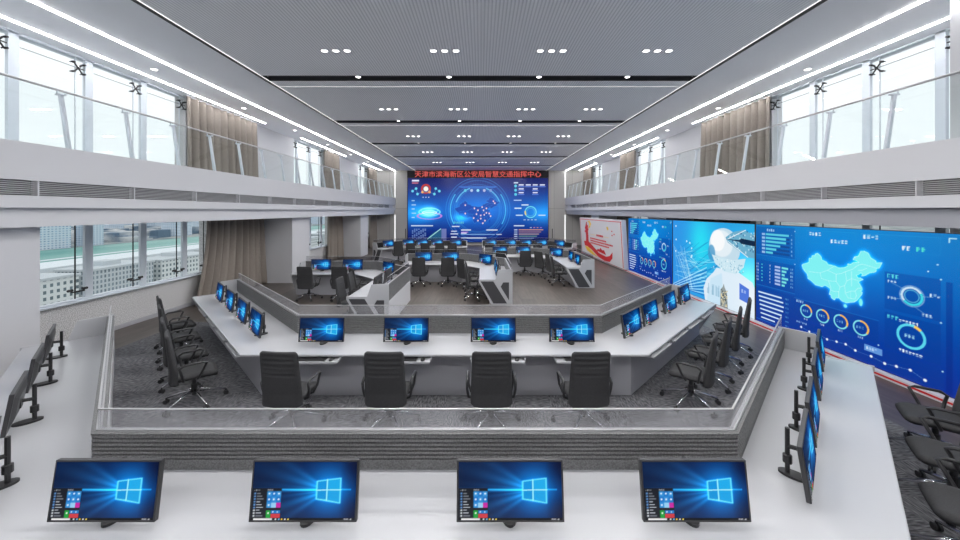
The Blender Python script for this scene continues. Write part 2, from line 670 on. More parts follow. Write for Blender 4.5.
tw = [(-835, 680, 44, 60, 115), (-830, 760, 26, 30, 78), (-1150, 1100, 60, 45, 110), (-1150, 1250, 60, 40, 120), (-1000, 1230, 40, 40, 74), (-1250, 1560, 60, 60, 118), (-1200, 1420, 40, 60, 84),
      (-900, 1060, 40, 60, 40), (-1300, 1250, 60, 160, 55), (-900, 2000, 60, 60, 120), (-1000, 2150, 60, 60, 105)]
wh = ['broad pale tower block at the left edge of the view outside', 'slim pale tower beyond the river near the left edge', 'white tower pair member at centre of the city view, left one',
      'white tower pair member at centre of the city view, right one', 'short pale block right of the white tower pair', 'tall white tower seen through the third left window pane',
      'lower pale block beside the tall white tower', 'low wide building on the far river bank', 'long low slab building far across the city', 'distant white tower seen past the brown curtain, left one',
      'distant white tower seen past the brown curtain, right one']
for (x, y, a, c, h), lb in zip(tw, wh):
    blk = empty('tower_block', (x, y, GZ))
    MB().box(-a / 2, a / 2, -c / 2, c / 2, 0, h).build('wall', FAC_T, blk)
    MB().box(-a / 2 - 1, a / 2 + 1, -c / 2 - 1, c / 2 + 1, h, h + 3).build('roof', ROOF, blk)
    tag(blk, lb, 'building')
# countless small houses of the far city: one object
mb = MB()
random.seed(5)
for k in range(1500):
    x = -random.uniform(850, 2600)
    y = -x * random.uniform(.4, 1.5)
    a, c, h = random.uniform(10, 40), random.uniform(10, 50), random.uniform(5, 24)
    if any(abs(x - t_[0]) < a + t_[2] / 2 + 4 and abs(y - t_[1]) < c / 2 + t_[3] / 2 + 4 for t_ in tw):
        continue
    mb.box(x - a, x + a, y - c / 2, y + c / 2, GZ, GZ + h)
hm = noisy(mat('far_houses', srgb(170, 180, 190), 0.9), 0.012, srgb(96, 118, 138), srgb(214, 214, 214), 0, None, 5, .42, .58)
tag(mb.build('far_city', hm), 'mass of small distant houses beyond the river', 'houses', kind='stuff')

# ------------------------------------------------------------------ curtains


def curtain(name_y, xw, s, y0, y1, z0, z1, flare, label, group):
    nu, nv = 120, 14
    v = []
    f = []
    L = y1 - y0
    folds = L / 0.30
    for j in range(nv + 1):
        tv = j / nv
        z = z1 + (z0 - z1) * tv
        for i in range(nu + 1):
            u = i / nu
            k = 1 + .15 * math.sin(9 * u)
            ph = 2 * math.pi * folds * u * 1.0 + .9 * math.sin(5 * u)
            amp = (.085 + .04 * math.sin(13 * u)) * (.8 + .2 * tv)
            fl = flare * (tv ** 1.6)
            y = y0 - fl + (L + fl * 1.15) * u + .02 * math.sin(ph * 2) * k
            x = xw - s * (.19 + amp * (math.sin(ph) + .35 * math.sin(2 * ph + 1)) + .06 * tv)
            v.append((x, y, z))
    for j in range(nv):
        for i in range(nu):
            a = j * (nu + 1) + i
            f.append((a, a + 1, a + nu + 2, a + nu + 1))
    root = empty('curtain', (xw - s * .16, (y0 + y1) / 2, z0))
    m = MB().add(v, f, Matrix.Translation(-root.location))
    o = m.build('cloth', CURT, root, smooth=True)
    sol = o.modifiers.new('solidify', 'SOLIDIFY')
    sol.thickness = .006
    MB().box(-.05, .05, y0 - root.location.y, y1 - root.location.y, z1 - z0 - .005, z1 - z0 + .03).build('curtain_rail', WHITE, root)
    tag(root, label, 'curtain', group)
    return root


for s, xw, sn in ((-1, XL, 'left'), (1, XR, 'right')):
    for k, (a, c) in enumerate(((10.95, 13.75), (19.7, 21.7), (27.1, 28.9))):
        w_ = ('nearest', 'middle', 'farthest')[k]
        curtain(0, xw, s, a, c, .01, 2.53, .55 if k == 0 else .25,
                'taupe floor-length curtain below the %s gallery, %s of three' % (sn, w_), 'curtains below the galleries')
    for k, (a, c) in enumerate(((10.2, 13.45), (19.2, 21.3), (26.7, 28.6))):
        w_ = ('nearest', 'middle', 'farthest')[k]
        curtain(0, xw, s, a, c, 3.87, ZC - .035, .05,
                'taupe curtain up on the %s gallery, %s of three' % (sn, w_), 'curtains on the galleries')

# ------------------------------------------------------------------ air grilles, railings
NTH = ('first', 'second', 'third', 'fourth', 'fifth', 'sixth', 'seventh', 'eighth', 'ninth', 'tenth', 'eleventh', 'twelfth', 'thirteenth', 'fourteenth', 'fifteenth', 'sixteenth', 'seventeenth', 'eighteenth')
for s, xf, sn in ((-1, FL, 'left'), (1, FR, 'right')):
    me_f = me_s = None
    y = 5.65 - 1.57
    fill_ = MB().box(*sorted((xf, xf + s * .119)), YF, y - .001, 3.041, 3.274).build('plain_face', FASCIA, bpy.data.objects['trim_3' if s < 0 else 'trim_4'])
    k = 0
    while y < YB - 1.9:
        r_ = empty('air_grille', (xf, y, 3.1575))
        if me_s is None:
            m = MB()
            for q in range(7):
                z = -.1 + q * .0305
                m.add([(s * .0 + s * .012, .03, z), (s * .1, .022, z + .014), (s * .1, 1.57, z + .014), (s * .012, 1.54, z),
                       (s * .012, .03, z + .008), (s * .1, .03, z + .022), (s * .1, 1.54, z + .022), (s * .012, 1.54, z + .008)],
                      [(0, 1, 2, 3), (7, 6, 5, 4), (0, 4, 5, 1), (3, 2, 6, 7), (0, 3, 7, 4), (1, 5, 6, 2)])
            me_s = m.mesh('slats', GREY_SLAT)
            me_f = MB().box(*sorted((-s * .004, s * .1)), 0, .022, -.117, .117).mesh('divider', FASCIA)
            me_b = MB().box(*sorted((s * .105, s * .119)), 0.002, 1.568, -.117, .117).mesh('backing', GREY_VOID)
        for nm, me in (('slats', me_s), ('divider', me_f), ('backing', me_b)):
            o = bpy.data.objects.new(nm, me)
            COL.objects.link(o)
            o.parent = r_
        tag(r_, 'grey slatted air grille in the face of the %s gallery, %s panel from the viewer' % (sn, NTH[k]), 'air vent', 'air grilles in the %s gallery face' % sn)
        y += 1.57
        k += 1

for s, xf, sn in ((-1, FL, 'left'), (1, FR, 'right')):
    root = empty('glass_railing', (xf, 12, 3.86))
    ys = [6.13 + 1.12 * k for k in range(-7, 21)]
    ys = [y for y in ys if YF + .2 < y < YB - .3]
    pm = None
    for y in ys:
        if pm is None:
            m = MB()
            # leaning flat post with a bracket on its head and a rod up to the handrail
            m.add([(s * .03, -.022, 0), (s * .09, -.022, 0), (s * .09, .022, 0), (s * .03, .022, 0),
                   (s * .17, -.022, .92), (s * .22, -.022, .92), (s * .22, .022, .92), (s * .17, .022, .92)],
                  [(3, 2, 1, 0), (4, 5, 6, 7), (0, 1, 5, 4), (1, 2, 6, 5), (2, 3, 7, 6), (3, 0, 4, 7)])
            m.box(*sorted((s * .12, s * .27)), -.025, .025, .92, .945)
            m.box(*sorted((s * .245, s * .265)), -.008, .008, .945, 1.0)
            pm = m.mesh('post', MULL)
        o = bpy.data.objects.new('post', pm)
        COL.objects.link(o)
        o.parent = root
        o.location = (0, y - 12, 0)
    MB().tube([(s * .255, YF - 12 + .05, 1.015), (s * .255, YB - 12 - .05, 1.015)], .02, 10).build('handrail', ALU, root, smooth=True)
    ed = [YF + .05] + ys + [YB - .05]
    for i in range(len(ed) - 1):
        MB().add([(s * .025, ed[i] - 12 + .01, -.0), (s * .245, ed[i] - 12 + .01, .985), (s * .245, ed[i + 1] - 12 - .01, .985), (s * .025, ed[i + 1] - 12 - .01, 0),
                  (s * .013, ed[i] - 12 + .01, 0), (s * .233, ed[i] - 12 + .01, .985), (s * .233, ed[i + 1] - 12 - .01, .985), (s * .013, ed[i + 1] - 12 - .01, 0)],
                 [(0, 1, 2, 3), (7, 6, 5, 4), (0, 4, 5, 1), (3, 2, 6, 7), (0, 3, 7, 4), (1, 5, 6, 2)]).build('glass_panel', GLASS_R, root)
    tag(root, 'glass railing with leaning steel posts along the %s gallery' % sn, 'railing')

# ------------------------------------------------------------------ lamps
for s, sn in ((-1, 'left'), (1, 'right')):
    xi, xo = s * 7.06, s * 8.14 if s < 0 else s * 8.0
    if s > 0:
        xi = 6.95
    o = box_obj('light_strip', E_STRIP, xi - .028, xi + .028, YF + .1, YB - .1, ZC - .016, ZC)
    tag(o, 'long unbroken line of light in the %s gallery ceiling, above the railing' % sn, 'light', 'light lines in the gallery ceilings')
    for k, (a, c) in enumerate(((YF + .1 if s < 0 else 5.62, 13.5), (16.2, 21.6), (24.8, 29.1))):
        o = box_obj('light_strip', E_STRIP, xo - .026, xo + .026, a, c, ZC - .016, ZC)
        tag(o, 'line of light in the %s gallery ceiling close to the windows, %s of three' % (sn, ('nearest', 'middle', 'farthest')[k]), 'light', 'light lines in the gallery ceilings')
    xe = CL + .012 if s < 0 else CR - .032
    o = box_obj('light_strip', E_LINE, xe, xe + .010, YF + .05, YB - .1, ZC - .004, ZC + .009)
    tag(o, 'hair-thin line of light edging the ribbed ceiling on its %s side' % sn, 'light', 'thin light lines edging the ribbed ceiling')
    # round gallery downlights
    for k in range(8):
        y = 2.05 + 3.15 * k
        r_ = empty('downlight', (s * 7.62, y, ZC - .012))
        MB().cyl(0, 0, 0, .012, .085, 18).build('trim_ring', WHITE, r_)
        MB().cyl(0, 0, -.002, .001, .062, 16).build('lens', E_DOWN, r_)
        tag(r_, 'small round downlight in the %s gallery ceiling, %s from the viewer' % (sn, ('first', 'second', 'third', 'fourth', 'fifth', 'sixth', 'seventh', 'eighth')[k]), 'light', 'round downlights over the galleries')
    # vertical line of light on the end wall
    xv = s * 7.06 if s < 0 else 6.9
    for z0, z1, w_ in ((3.9, ZC - .05, 'above'), (.1, 2.5, 'below')):
        o = box_obj('light_strip', E_LINE, xv - .035, xv + .035, YB - .02, YB, z0, z1)
        tag(o, 'upright line of light on the end wall %s the %s gallery' % (w_, sn), 'light', 'upright light lines on the end wall')

triple_x = (-3.0, -.75, 1.46, 3.65)
col_names = ('far left', 'centre left', 'centre right', 'far right')
row_names = ('row behind the viewer', 'row overhead', 'first visible row', 'second visible row', 'third visible row', 'fourth visible row', 'fifth visible row')
for j, y in enumerate((-1.1, 3.1, 7.4, 11.65, 15.85, 20.1, 24.4)):
    for i, x in enumerate(triple_x):
        r_ = empty('downlight_cluster', (x, y, ZC + .01))
        for k in (-1, 0, 1):
            MB().box(k * .235 - .075, k * .235 + .075, -.06, .06, -.012, -.001).build('lamp_frame', WHITE, r_)
            MB().box(k * .235 - .055, k * .235 + .055, -.04, .04, -.016, -.012).build('lamp_lens', E_DOWN, r_)
        tag(r_, 'group of three square downlights in the ribbed ceiling, %s, %s' % (row_names[j], col_names[i]), 'light', 'groups of three ceiling downlights')
        ld = bpy.data.lights.new('downlight_glow', 'AREA')
        ld.shape = 'RECTANGLE'
        ld.size = .6
        ld.size_y = .12
        ld.energy = TRIPLE_W
        ld.color = (1.0, .985, .97)
        lo = bpy.data.objects.new('downlight_glow', ld)
        COL.objects.link(lo)
        lo.parent = r_
        lo.location = (0, 0, -.025)
for j, y in enumerate(slots[2:]):
    o = box_obj('light_strip', E_FINE, CL + .05, CR - .05, y + .6 - .012, y + .6 + .012, ZC + .002, ZC + .01)
    tag(o, 'thin line of light crossing the ribbed ceiling behind its %s dark slot' % ('first', 'second', 'third', 'fourth', 'fifth')[j], 'light', 'thin light lines crossing the ceiling')
    for i, x in enumerate((-3.07, -.8, 1.45, 3.66)):
        r_ = empty('spotlight', (x, y, ZC + .11))
        MB().cyl(0, 0, -.07, 0, .075, 14).build('spot_body', WHITE, r_, smooth=False)
        MB().cyl(0, 0, -.074, -.07, .055, 14).build('spot_lens', E_DOWN, r_)
        tag(r_, 'small spotlight in the %s dark ceiling slot, %s' % (('first', 'second', 'third', 'fourth', 'fifth')[j], col_names[i]), 'light', 'spotlights in the dark ceiling slots')

# ------------------------------------------------------------------ pictures on the displays


class Canvas:
    """a small raster that becomes the colours of a finely divided display face"""

    def __init__(self, w, h, aspect):
        self.w, self.h = w, h
        self.a = aspect       # real width / real height
        self.u, self.v = np.meshgrid((np.arange(w) + .5) / w, (np.arange(h) + .5) / h)
        self.c = np.zeros((h, w, 3))

    def lay(self, mask, col, op=1.0):
        m = np.clip(mask, 0, 1)[..., None] * op
        self.c = self.c * (1 - m) + np.array(col) / 255.0 * m

    def addl(self, mask, col, k=1.0):
        self.c = np.clip(self.c + np.clip(mask, 0, None)[..., None] * np.array(col) / 255.0 * k, 0, 1)

    def rect(self, u0, v0, u1, v1, col, op=1.0):
        self.lay(((self.u >= u0) & (self.u <= u1) & (self.v >= v0) & (self.v <= v1)).astype(float), col, op)

    def frame(self, u0, v0, u1, v1, t, col, op=1.0):
        m = ((self.u >= u0) & (self.u <= u1) & (self.v >= v0) & (self.v <= v1))
        i = ((self.u >= u0 + t) & (self.u <= u1 - t) & (self.v >= v0 + t * self.a) & (self.v <= v1 - t * self.a))
        self.lay((m & ~i).astype(float), col, op)

    def poly_mask(self, pts):
        ins = np.zeros((self.h, self.w), bool)
        n_ = len(pts)
        for i in range(n_):
            x1, y1 = pts[i]
            x2, y2 = pts[(i + 1) % n_]
            if y1 == y2:
                continue
            cond = ((self.v > min(y1, y2)) & (self.v <= max(y1, y2)))
            xi = (self.v - y1) * (x2 - x1) / (y2 - y1) + x1
            ins ^= cond & (self.u < xi)
        return ins.astype(float)

    def poly(self, pts, col, op=1.0):
        self.lay(self.poly_mask(pts), col, op)

    def dist(self, cu, cv):
        # distance in units of the display's height
        return np.hypot((self.u - cu) * self.a, self.v - cv)

    def ring(self, cu, cv, r0, t, col, op=1.0, a0=None, a1=None):
        d = self.dist(cu, cv)
        m = np.clip(1.2 - np.abs(d - r0) / (t / 2) * .8, 0, 1)
        m = (np.abs(d - r0) < t / 2).astype(float)
        if a0 is not None:
            an = (np.degrees(np.arctan2(self.v - cv, (self.u - cu) * self.a)) - a0) % 360
            m = m * (an <= (a1 - a0))
        self.lay(m, col, op)

    def disc(self, cu, cv, r, col, op=1.0):
        self.lay((self.dist(cu, cv) < r).astype(float), col, op)

    def glow(self, cu, cv, su, sv, col, k=1.0):
        self.addl(np.exp(-((self.u - cu) / su) ** 2 - ((self.v - cv) / sv) ** 2), col, k)

    def line(self, u0, v0, u1, v1, t, col, op=1.0):
        ax, ay = u0 * self.a, v0
        bx, by = u1 * self.a, v1
        px, py = self.u * self.a, self.v
        L2 = max((bx - ax) ** 2 + (by - ay) ** 2, 1e-9)
        k = np.clip(((px - ax) * (bx - ax) + (py - ay) * (by - ay)) / L2, 0, 1)
        d = np.hypot(px - ax - k * (bx - ax), py - ay - k * (by - ay))
        self.lay((d < t / 2).astype(float), col, op)

    def words(self, u0, v0, u1, hgt, col, seed=1, op=1.0):
        rs = random.Random(seed)
        u_ = u0
        cw = hgt / self.a * .85
        while u_ + cw <= u1 + 1e-6:
            for q in range(4):
                if rs.random() < .8:
                    self.rect(u_, v0 + hgt * q / 4, u_ + cw * (.6 + .3 * rs.random()), v0 + hgt * (q + .55) / 4, col, op)
            self.rect(u_ + cw * rs.random() * .5, v0, u_ + cw * (.2 + rs.random() * .4), v0 + hgt, col, op)
            u_ += cw * 1.12

    def half(self):
        c = self.c
        return (c[0::2, 0::2] + c[1::2, 0::2] + c[0::2, 1::2] + c[1::2, 1::2]) / 4


def blur(m, n_):
    for _ in range(n_):
        p = np.pad(m, 1, mode='edge')
        m = (p[:-2, 1:-1] + p[2:, 1:-1] + p[1:-1, :-2] + p[1:-1, 2:] + 2 * m) / 6
    return m


def picture_mesh(name, W, H, img):
    """flat display of W x H metres in the local xz plane, facing -y, coloured per corner point"""
    h, w = img.shape[:2]
    xs = np.linspace(-W / 2, W / 2, w)
    zs = np.linspace(H, 0, h)
    X, Z = np.meshgrid(xs, zs)
    co = np.stack([X, np.zeros_like(X), Z], -1).reshape(-1, 3)
    idx = np.arange(h * w).reshape(h, w)
    q = np.stack([idx[1:, :-1], idx[1:, 1:], idx[:-1, 1:], idx[:-1, :-1]], -1).reshape(-1, 4)
    me = bpy.data.meshes.new(name)
    me.vertices.add(len(co))
    me.vertices.foreach_set('co', co.ravel())
    me.loops.add(q.size)
    me.loops.foreach_set('vertex_index', q.ravel().astype(np.int32))
    me.polygons.add(len(q))
    me.polygons.foreach_set('loop_start', (np.arange(len(q)) * 4).astype(np.int32))
    me.update(calc_edges=True)
    lin = np.where(img <= .04045, img / 12.92, ((img + .055) / 1.055) ** 2.4)
    at = me.color_attributes.new('picture', 'FLOAT_COLOR', 'POINT')
    at.data.foreach_set('color', np.concatenate([lin.reshape(-1, 3), np.ones((h * w, 1))], 1).ravel().astype(np.float32))
    me.materials.append(SCR)
    return me


CHINA = [(73.5, 39.5), (74.8, 40.5), (76.8, 41), (80.2, 42.2), (80.3, 45), (82.5, 45.2), (83, 47.2), (85.5, 47.1), (85.8, 48.4), (87.8, 49.1), (90, 47.8), (91, 46.8), (90.9, 45.2), (95.3, 44.2), (96.4, 42.7), (101.8, 42.5), (105, 41.6), (109.5, 42.4), (112, 43.7), (111.9, 45), (114, 44.9), (116, 46.3), (119.8, 46.7), (117.8, 47.8), (115.6, 47.9), (116.8, 49.8), (119.3, 50.2), (120.8, 52.8), (121, 53.4), (123.6, 53.5), (126, 52.8), (127.5, 50.2), (130.8, 48.9), (131, 47.7), (134.8, 48.4), (133, 45.1), (131.2, 44.8), (131, 43), (129.8, 42.4), (128, 42), (126.8, 41.7), (124.3, 40), (121.6, 39), (122.3, 40.5), (121, 40.9), (119.5, 39.8), (117.8, 39), (118.9, 37.6), (120.8, 37.8), (122.6, 37.2), (120.3, 36.1), (119.2, 35), (120.3, 34.2), (121.9, 32), (121.9, 31), (120.8, 30.3), (122, 29.5), (121.5, 28.2), (119.7, 26), (118.5, 24.6), (116.5, 23), (113.6, 22.2), (110.5, 21.2), (109.8, 21.5), (108, 21.6), (106.7, 22.2), (105.3, 23.3), (102.5, 22.7), (101.7, 21.2), (99.3, 22.1), (98.8, 24), (97.6, 24), (98.7, 27.5), (97, 28.3), (94, 29.3), (91.7, 27.8), (88.9, 28), (86, 28), (82, 30.3), (79, 31.3), (78.8, 34), (76, 36), (74.5, 37.3)]
BORD = [[(80, 36), (90, 36.5), (96, 39), (101, 42)], [(90, 36.5), (91, 33), (97, 32.5), (99, 28)], [(96, 39), (103, 37.5), (103, 33), (97, 32.5)], [(103, 37.5), (107, 38.5), (110, 40), (115, 42), (119, 45)],
        [(103, 33), (106, 30), (109.5, 31.5), (111, 34.5), (114.5, 36.5), (119, 36)], [(106, 30), (105, 27), (101, 26.5), (98.8, 27)], [(105, 27), (105, 23.5)], [(109.5, 31.5), (110, 27), (112, 24.5), (116.5, 24.8)],
        [(110, 27), (114, 29), (117, 29.5), (119, 31.5), (121, 32)], [(114, 29), (114, 25)], [(117, 29.5), (118, 27), (117, 25)], [(119, 45), (122, 46), (127, 45.5), (131, 44.8)], [(119, 42), (122, 42.5), (125, 44)], [(110, 40), (111, 34.5)], [(114.5, 40.8), (114.5, 32)]]


def china_uv(u0, v0, u1, v1):
    return lambda p: (u0 + (p[0] - 73.5) / 61.3 * (u1 - u0), v0 + (53.5 - p[1]) / 33.5 * (v1 - v0))


def draw_china(c, box, fill, edge, glowc, line_t, dots=None):
    f = china_uv(*box)
    pts = [f(p) for p in CHINA]
    m = c.poly_mask(pts)
    m = np.maximum(m, (np.hypot((c.u - f((110, 19.3))[0]) * c.a, c.v - f((110, 19.3))[1]) < .013).astype(float))
    tu, tv_ = f((121, 23.7))
    m = np.maximum(m, ((((c.u - tu) * c.a / .012) ** 2 + ((c.v - tv_) / .028) ** 2) < 1).astype(float))
    if glowc:
        g_ = blur(m, 220)
        c.addl(g_ * (1 - m), glowc, .9)
        g_ = blur(m, 12)
        c.addl(g_ * (1 - m), glowc, .8)
    c.lay(m, fill)
    for ln in BORD:
        for a, b_ in zip(ln[:-1], ln[1:]):
            c.line(*f(a), *f(b_), line_t, edge, .8)
    for a, b_ in zip(pts, pts[1:] + pts[:1]):
        c.line(*a, *b_, line_t, edge, .9)


def data_screen():
    c = Canvas(760, 480, 1.6)
    top, bot = np.array([10, 118, 190.]) / 255, np.array([4, 44, 150.]) / 255
    k = np.clip(c.v, 0, 1)[..., None]
    c.c = top * (1 - k) + bot * k
    c.glow(.55, .25, .45, .35, (0, 90, 110), .35)
    c.lay(np.clip((c.u - .0) * 0, 0, 1), (0, 0, 0))
    # column of small lists on the far side
    P = (6, 60, 150)
    for (v0, v1) in ((.02, .31), (.36, .62), (.64, .97)):
        c.rect(.005, v0, .29, v1, P, .35)
        c.line(.005, v1, .29, v1, .006, (40, 140, 220), .6)
    c.words(.09, .04, .15, .025, (190, 225, 255), 3)
    for q in range(6):
        v = .085 + .036 * q
        c.rect(.05, v, .075, v + .022, (150, 190, 235))
        c.rect(.08, v, .255, v + .02, (16, 74, 150))
        c.rect(.08, v, .08 + (.17, .15, .15, .11, .08, .055)[q], v + .02, (90, 205, 225))
        c.words(.265, v, .285, .018, (150, 200, 240), 10 + q)
    for q in range(6):
        v = .395 + .033 * q
        c.words(.005, v, .03, .018, (200, 225, 250), 30 + q)
        c.rect(.045, v + .004, .055, v + .016, (70, 200, 220))
        c.words(.11, v, .13, .018, (200, 225, 250), 40 + q)
        c.rect(.15, v, .19, v + .02, (170, 190, 235))
        c.rect(.20, v, .245 - .012 * (q % 3), v + .02, (120, 225, 225))
        c.words(.26, v, .285, .018, (150, 200, 240), 50 + q)
    for q in range(7):
        v = .685 + .042 * q
        c.rect(.02 + .004 * q, v, (.20, .21, .215, .21, .20, .18, .15)[q], v + .014, (205, 228, 250))
        c.words(.225, v, .25, .014, (90, 170, 220), 60 + q)
    # headings over the map
    for (u0, u1, v0) in ((.36, .62, .03), (.645, .94, .03)):
        c.frame(u0, v0, u1, v0 + .11, .0015, (40, 160, 220), .45)
    c.words(.38, .045, .46, .03, (225, 245, 255), 5)
    c.words(.655, .04, .74, .03, (225, 245, 255), 6)
    c.words(.50, .095, .60, .03, (235, 250, 255), 7)
    c.words(.81, .10, .86, .03, (235, 250, 255), 8)
    c.words(.86, .10, .905, .03, (80, 225, 210), 9)
    draw_china(c, (.335, .165, .735, .60), (128, 242, 244), (215, 255, 255), (16, 175, 215), .0035)
    # four gauges
    c.rect(.285, .655, .72, .82, P, .45)
    c.line(.285, .655, .72, .655, .004, (40, 140, 220), .7)
    c.words(.30, .665, .35, .02, (190, 225, 255), 14)
    for q, cu in enumerate((.36, .455, .55, .645)):
        c.ring(cu, .745, .052, .011, (130, 225, 235))
        c.ring(cu, .745, .052, .013, (250, 190, 80), 1, -95, 0 + 12 * q)
        c.words(cu - .02, .735, cu + .018, .02, (150, 210, 240), 70 + q)
        c.words(cu - .013, .81, cu + .013, .014, (220, 235, 250), 80 + q)
    # dotted line chart at the foot
    c.rect(.285, .845, .95, .99, P, .4)
    c.words(.30, .852, .37, .016, (170, 210, 245), 15)
    pts_ = [(.33, .90), (.38, .915), (.43, .905), (.48, .925), (.53, .915), (.575, .91), (.62, .93), (.69, .93), (.745, .945), (.79, .935), (.84, .925), (.89, .955)]
    for a, b_ in zip(pts_[:-1], pts_[1:]):
        c.line(*a, *b_, .003, (120, 170, 220), .7)
    for p in pts_:
        c.disc(*p, .0095, (230, 240, 250))
    c.rect(.66, .855, .735, .90, (96, 150, 220))
    c.words(.67, .867, .725, .02, (225, 240, 255), 16)
    # side boxes with rings
    c.rect(.745, .29, .94, .555, P, .4)
    c.rect(.745, .575, .94, .83, P, .45)
    c.words(.755, .305, .815, .026, (90, 220, 230), 17)
    c.words(.755, .59, .815, .026, (90, 220, 230), 18)
    c.ring(.845, .43, .068, .007, (110, 160, 215))
    c.ring(.845, .43, .056, .014, (200, 225, 245), 1, 140, 330)
    c.ring(.845, .43, .056, .014, (60, 215, 230), 1, -30, 140)
    c.ring(.845, .43, .04, .006, (90, 180, 220))
    for (a, b_, d, e) in ((.775, .365, .815, .39), (.775, .47, .81, .46), (.88, .42, .915, .41), (.86, .50, .895, .535)):
        c.line(a, b_, d, e, .003, (150, 200, 235), .8)
    for (a, b_) in ((.757, .345), (.757, .46), (.905, .39), (.88, .525)):
        c.words(a, b_, a + .035, .02, (215, 235, 250), int(a * 1000))
    c.ring(.842, .70, .075, .016, (90, 215, 240))
    c.ring(.842, .70, .075, .018, (250, 200, 90), 1, -75, -45)
    c.words(.82, .69, .865, .022, (160, 215, 240), 19)
    c.words(.80, .60, .88, .02, (230, 245, 255), 20)
    c.words(.80, .80, .885, .02, (230, 245, 255), 21)
    c.line(.965, .03, .985, .03, .006, (190, 240, 250))
    c.line(.965, .03, .965, .055, .006, (190, 240, 250))
    for (a, b_) in ((.29, .05), (.29, .35), (.72, .83), (.94, .29), (.94, .56), (.945, .86), (.62, .22), (.9, .25), (.93, .2)):
        c.disc(a, b_, .005, (190, 235, 250))
    c.rect(.955, .3, .975, 1, (4, 30, 120), .35)
    return c.half()


def robot_screen():
    c = Canvas(760, 480, 1.6)
    k = c.u[..., None]
    c.c = (np.array([48, 150, 232.]) * (1 - k) + np.array([36, 168, 226.]) * k) / 255
    c.glow(.42, .28, .16, .4, (0, 80, 20), .8)
    c.glow(.95, .75, .18, .4, (150, 160, 200), .7)
    rs = random.Random(4)
    # city of light rays, lower left
    for q in range(60):
        a = rs.random()
        u0 = rs.uniform(0, .6)
        v0 = .45 + .35 * rs.random()
        c.line(u0, v0, u0 + .25, v0 - .12 + .3 * (a - .5), .004 + .008 * rs.random(), (190, 245, 255) if a > .4 else (20, 110, 190), .45)
    for q in range(14):
        c.line(0.0 + .02 * q, .95, .5, .58 + .028 * q, .012, (12, 90, 190) if q % 2 else (210, 245, 255), .7)
    for q in range(26):
        u0 = rs.uniform(0, .3)
        c.line(u0, rs.uniform(.35, .6), u0 + rs.uniform(.05, .2), rs.uniform(.5, .95), .006, (225, 250, 255), .5)
    # pale figure: head, visor, mouth, neck and shoulders
    body = [(.48, 1.0), (.46, .85), (.50, .72), (.58, .62), (.62, .55), (.86, .55), (.98, .62), (1.01, .7), (1.01, 1.0)]
    c.lay(blur(c.poly_mask(body), 3), (222, 238, 250))
    c.glow(.95, .8, .1, .2, (20, 10, 5), .8)
    c.lay(blur(c.poly_mask([(.5, 1), (.55, .7), (.68, .6), (.7, 1)]), 30), (190, 225, 245), .6)
    head = ((c.u - .70) * c.a / .27) ** 2 + ((c.v - .29) / .225) ** 2
    c.lay(blur((head < 1).astype(float), 2), (196, 222, 236))
    c.lay(blur((((c.u - .67) * c.a / .2) ** 2 + ((c.v - .25) / .16) ** 2 < 1).astype(float), 30), (232, 242, 248), .9)
    c.lay(blur((((c.u - .63) * c.a / .13) ** 2 + ((c.v - .22) / .13) ** 2 < 1).astype(float), 20), (255, 255, 255), .8)
    c.lay(blur((((c.u - .56) * c.a / .07) ** 2 + ((c.v - .38) / .1) ** 2 < 1).astype(float), 16), (70, 150, 200), .75)
    chin = c.poly_mask([(.565, .40), (.60, .50), (.70, .575), (.83, .57), (.90, .48), (.92, .38), (.8, .42), (.66, .42)])
    c.lay(chin, (205, 232, 243))
    for q in range(70):
        u0, v0 = rs.uniform(.58, .9), rs.uniform(.43, .56)
        c.disc(u0, v0, .008, (110, 170, 200) if q % 2 else (245, 252, 255), .6)
    vis = c.poly_mask([(.72, .17), (.80, .10), (.90, .07), (1.01, .12), (1.01, .36), (.93, .36), (.82, .28), (.74, .225)])
    c.lay(vis, (110, 175, 205))
    for q in range(80):
        u0, v0 = rs.uniform(.76, 1.0), rs.uniform(.08, .35)
        if abs(v0 - .2) < .14 * (u0 - .7) / .3 + .02:
            c.disc(u0, v0, .010, (225, 245, 250) if q % 3 else (40, 90, 140), .6)
    c.line(.74, .19, .92, .07, .008, (240, 250, 255))
    c.line(.74, .21, .94, .36, .008, (240, 250, 255))
    c.poly([(.72, .19), (.86, .185), (.88, .165), (1.01, .18), (1.01, .235), (.88, .225), (.86, .205)], (14, 40, 70))
    # small tower and a violet tablet at the figure's chest
    c.poly([(.66, 1.0), (.665, .80), (.69, .76), (.70, .72), (.71, .76), (.735, .82), (.745, 1.0)], (150, 160, 160))
    for q in range(60):
        c.rect(*(lambda a, b_: (a, b_, a + .012, b_ + .012))(rs.uniform(.668, .73), rs.uniform(.79, .98)), (80, 90, 90) if q % 2 else (230, 215, 170))
    c.poly([(.86, .66), (.95, .70), (.95, .86), (.86, .84)], (80, 120, 220))
    c.words(.88, .72, .93, .04, (190, 210, 250), 3)
    for a, b_ in ((.052, .083), (.055, .28), (.05, .45), (.224, .283), (.297, .37), (.29, .493), (.27, .3), (.3, .47)):
        c.disc(a, b_, .014, (210, 245, 255))
    for q in range(14):
        u0 = rs.uniform(.5, .66)
        h_ = rs.uniform(.04, .14)
        c.rect(u0, .9 - h_, u0 + .012, .9, (150, 190, 215), .6)
    return c.half()


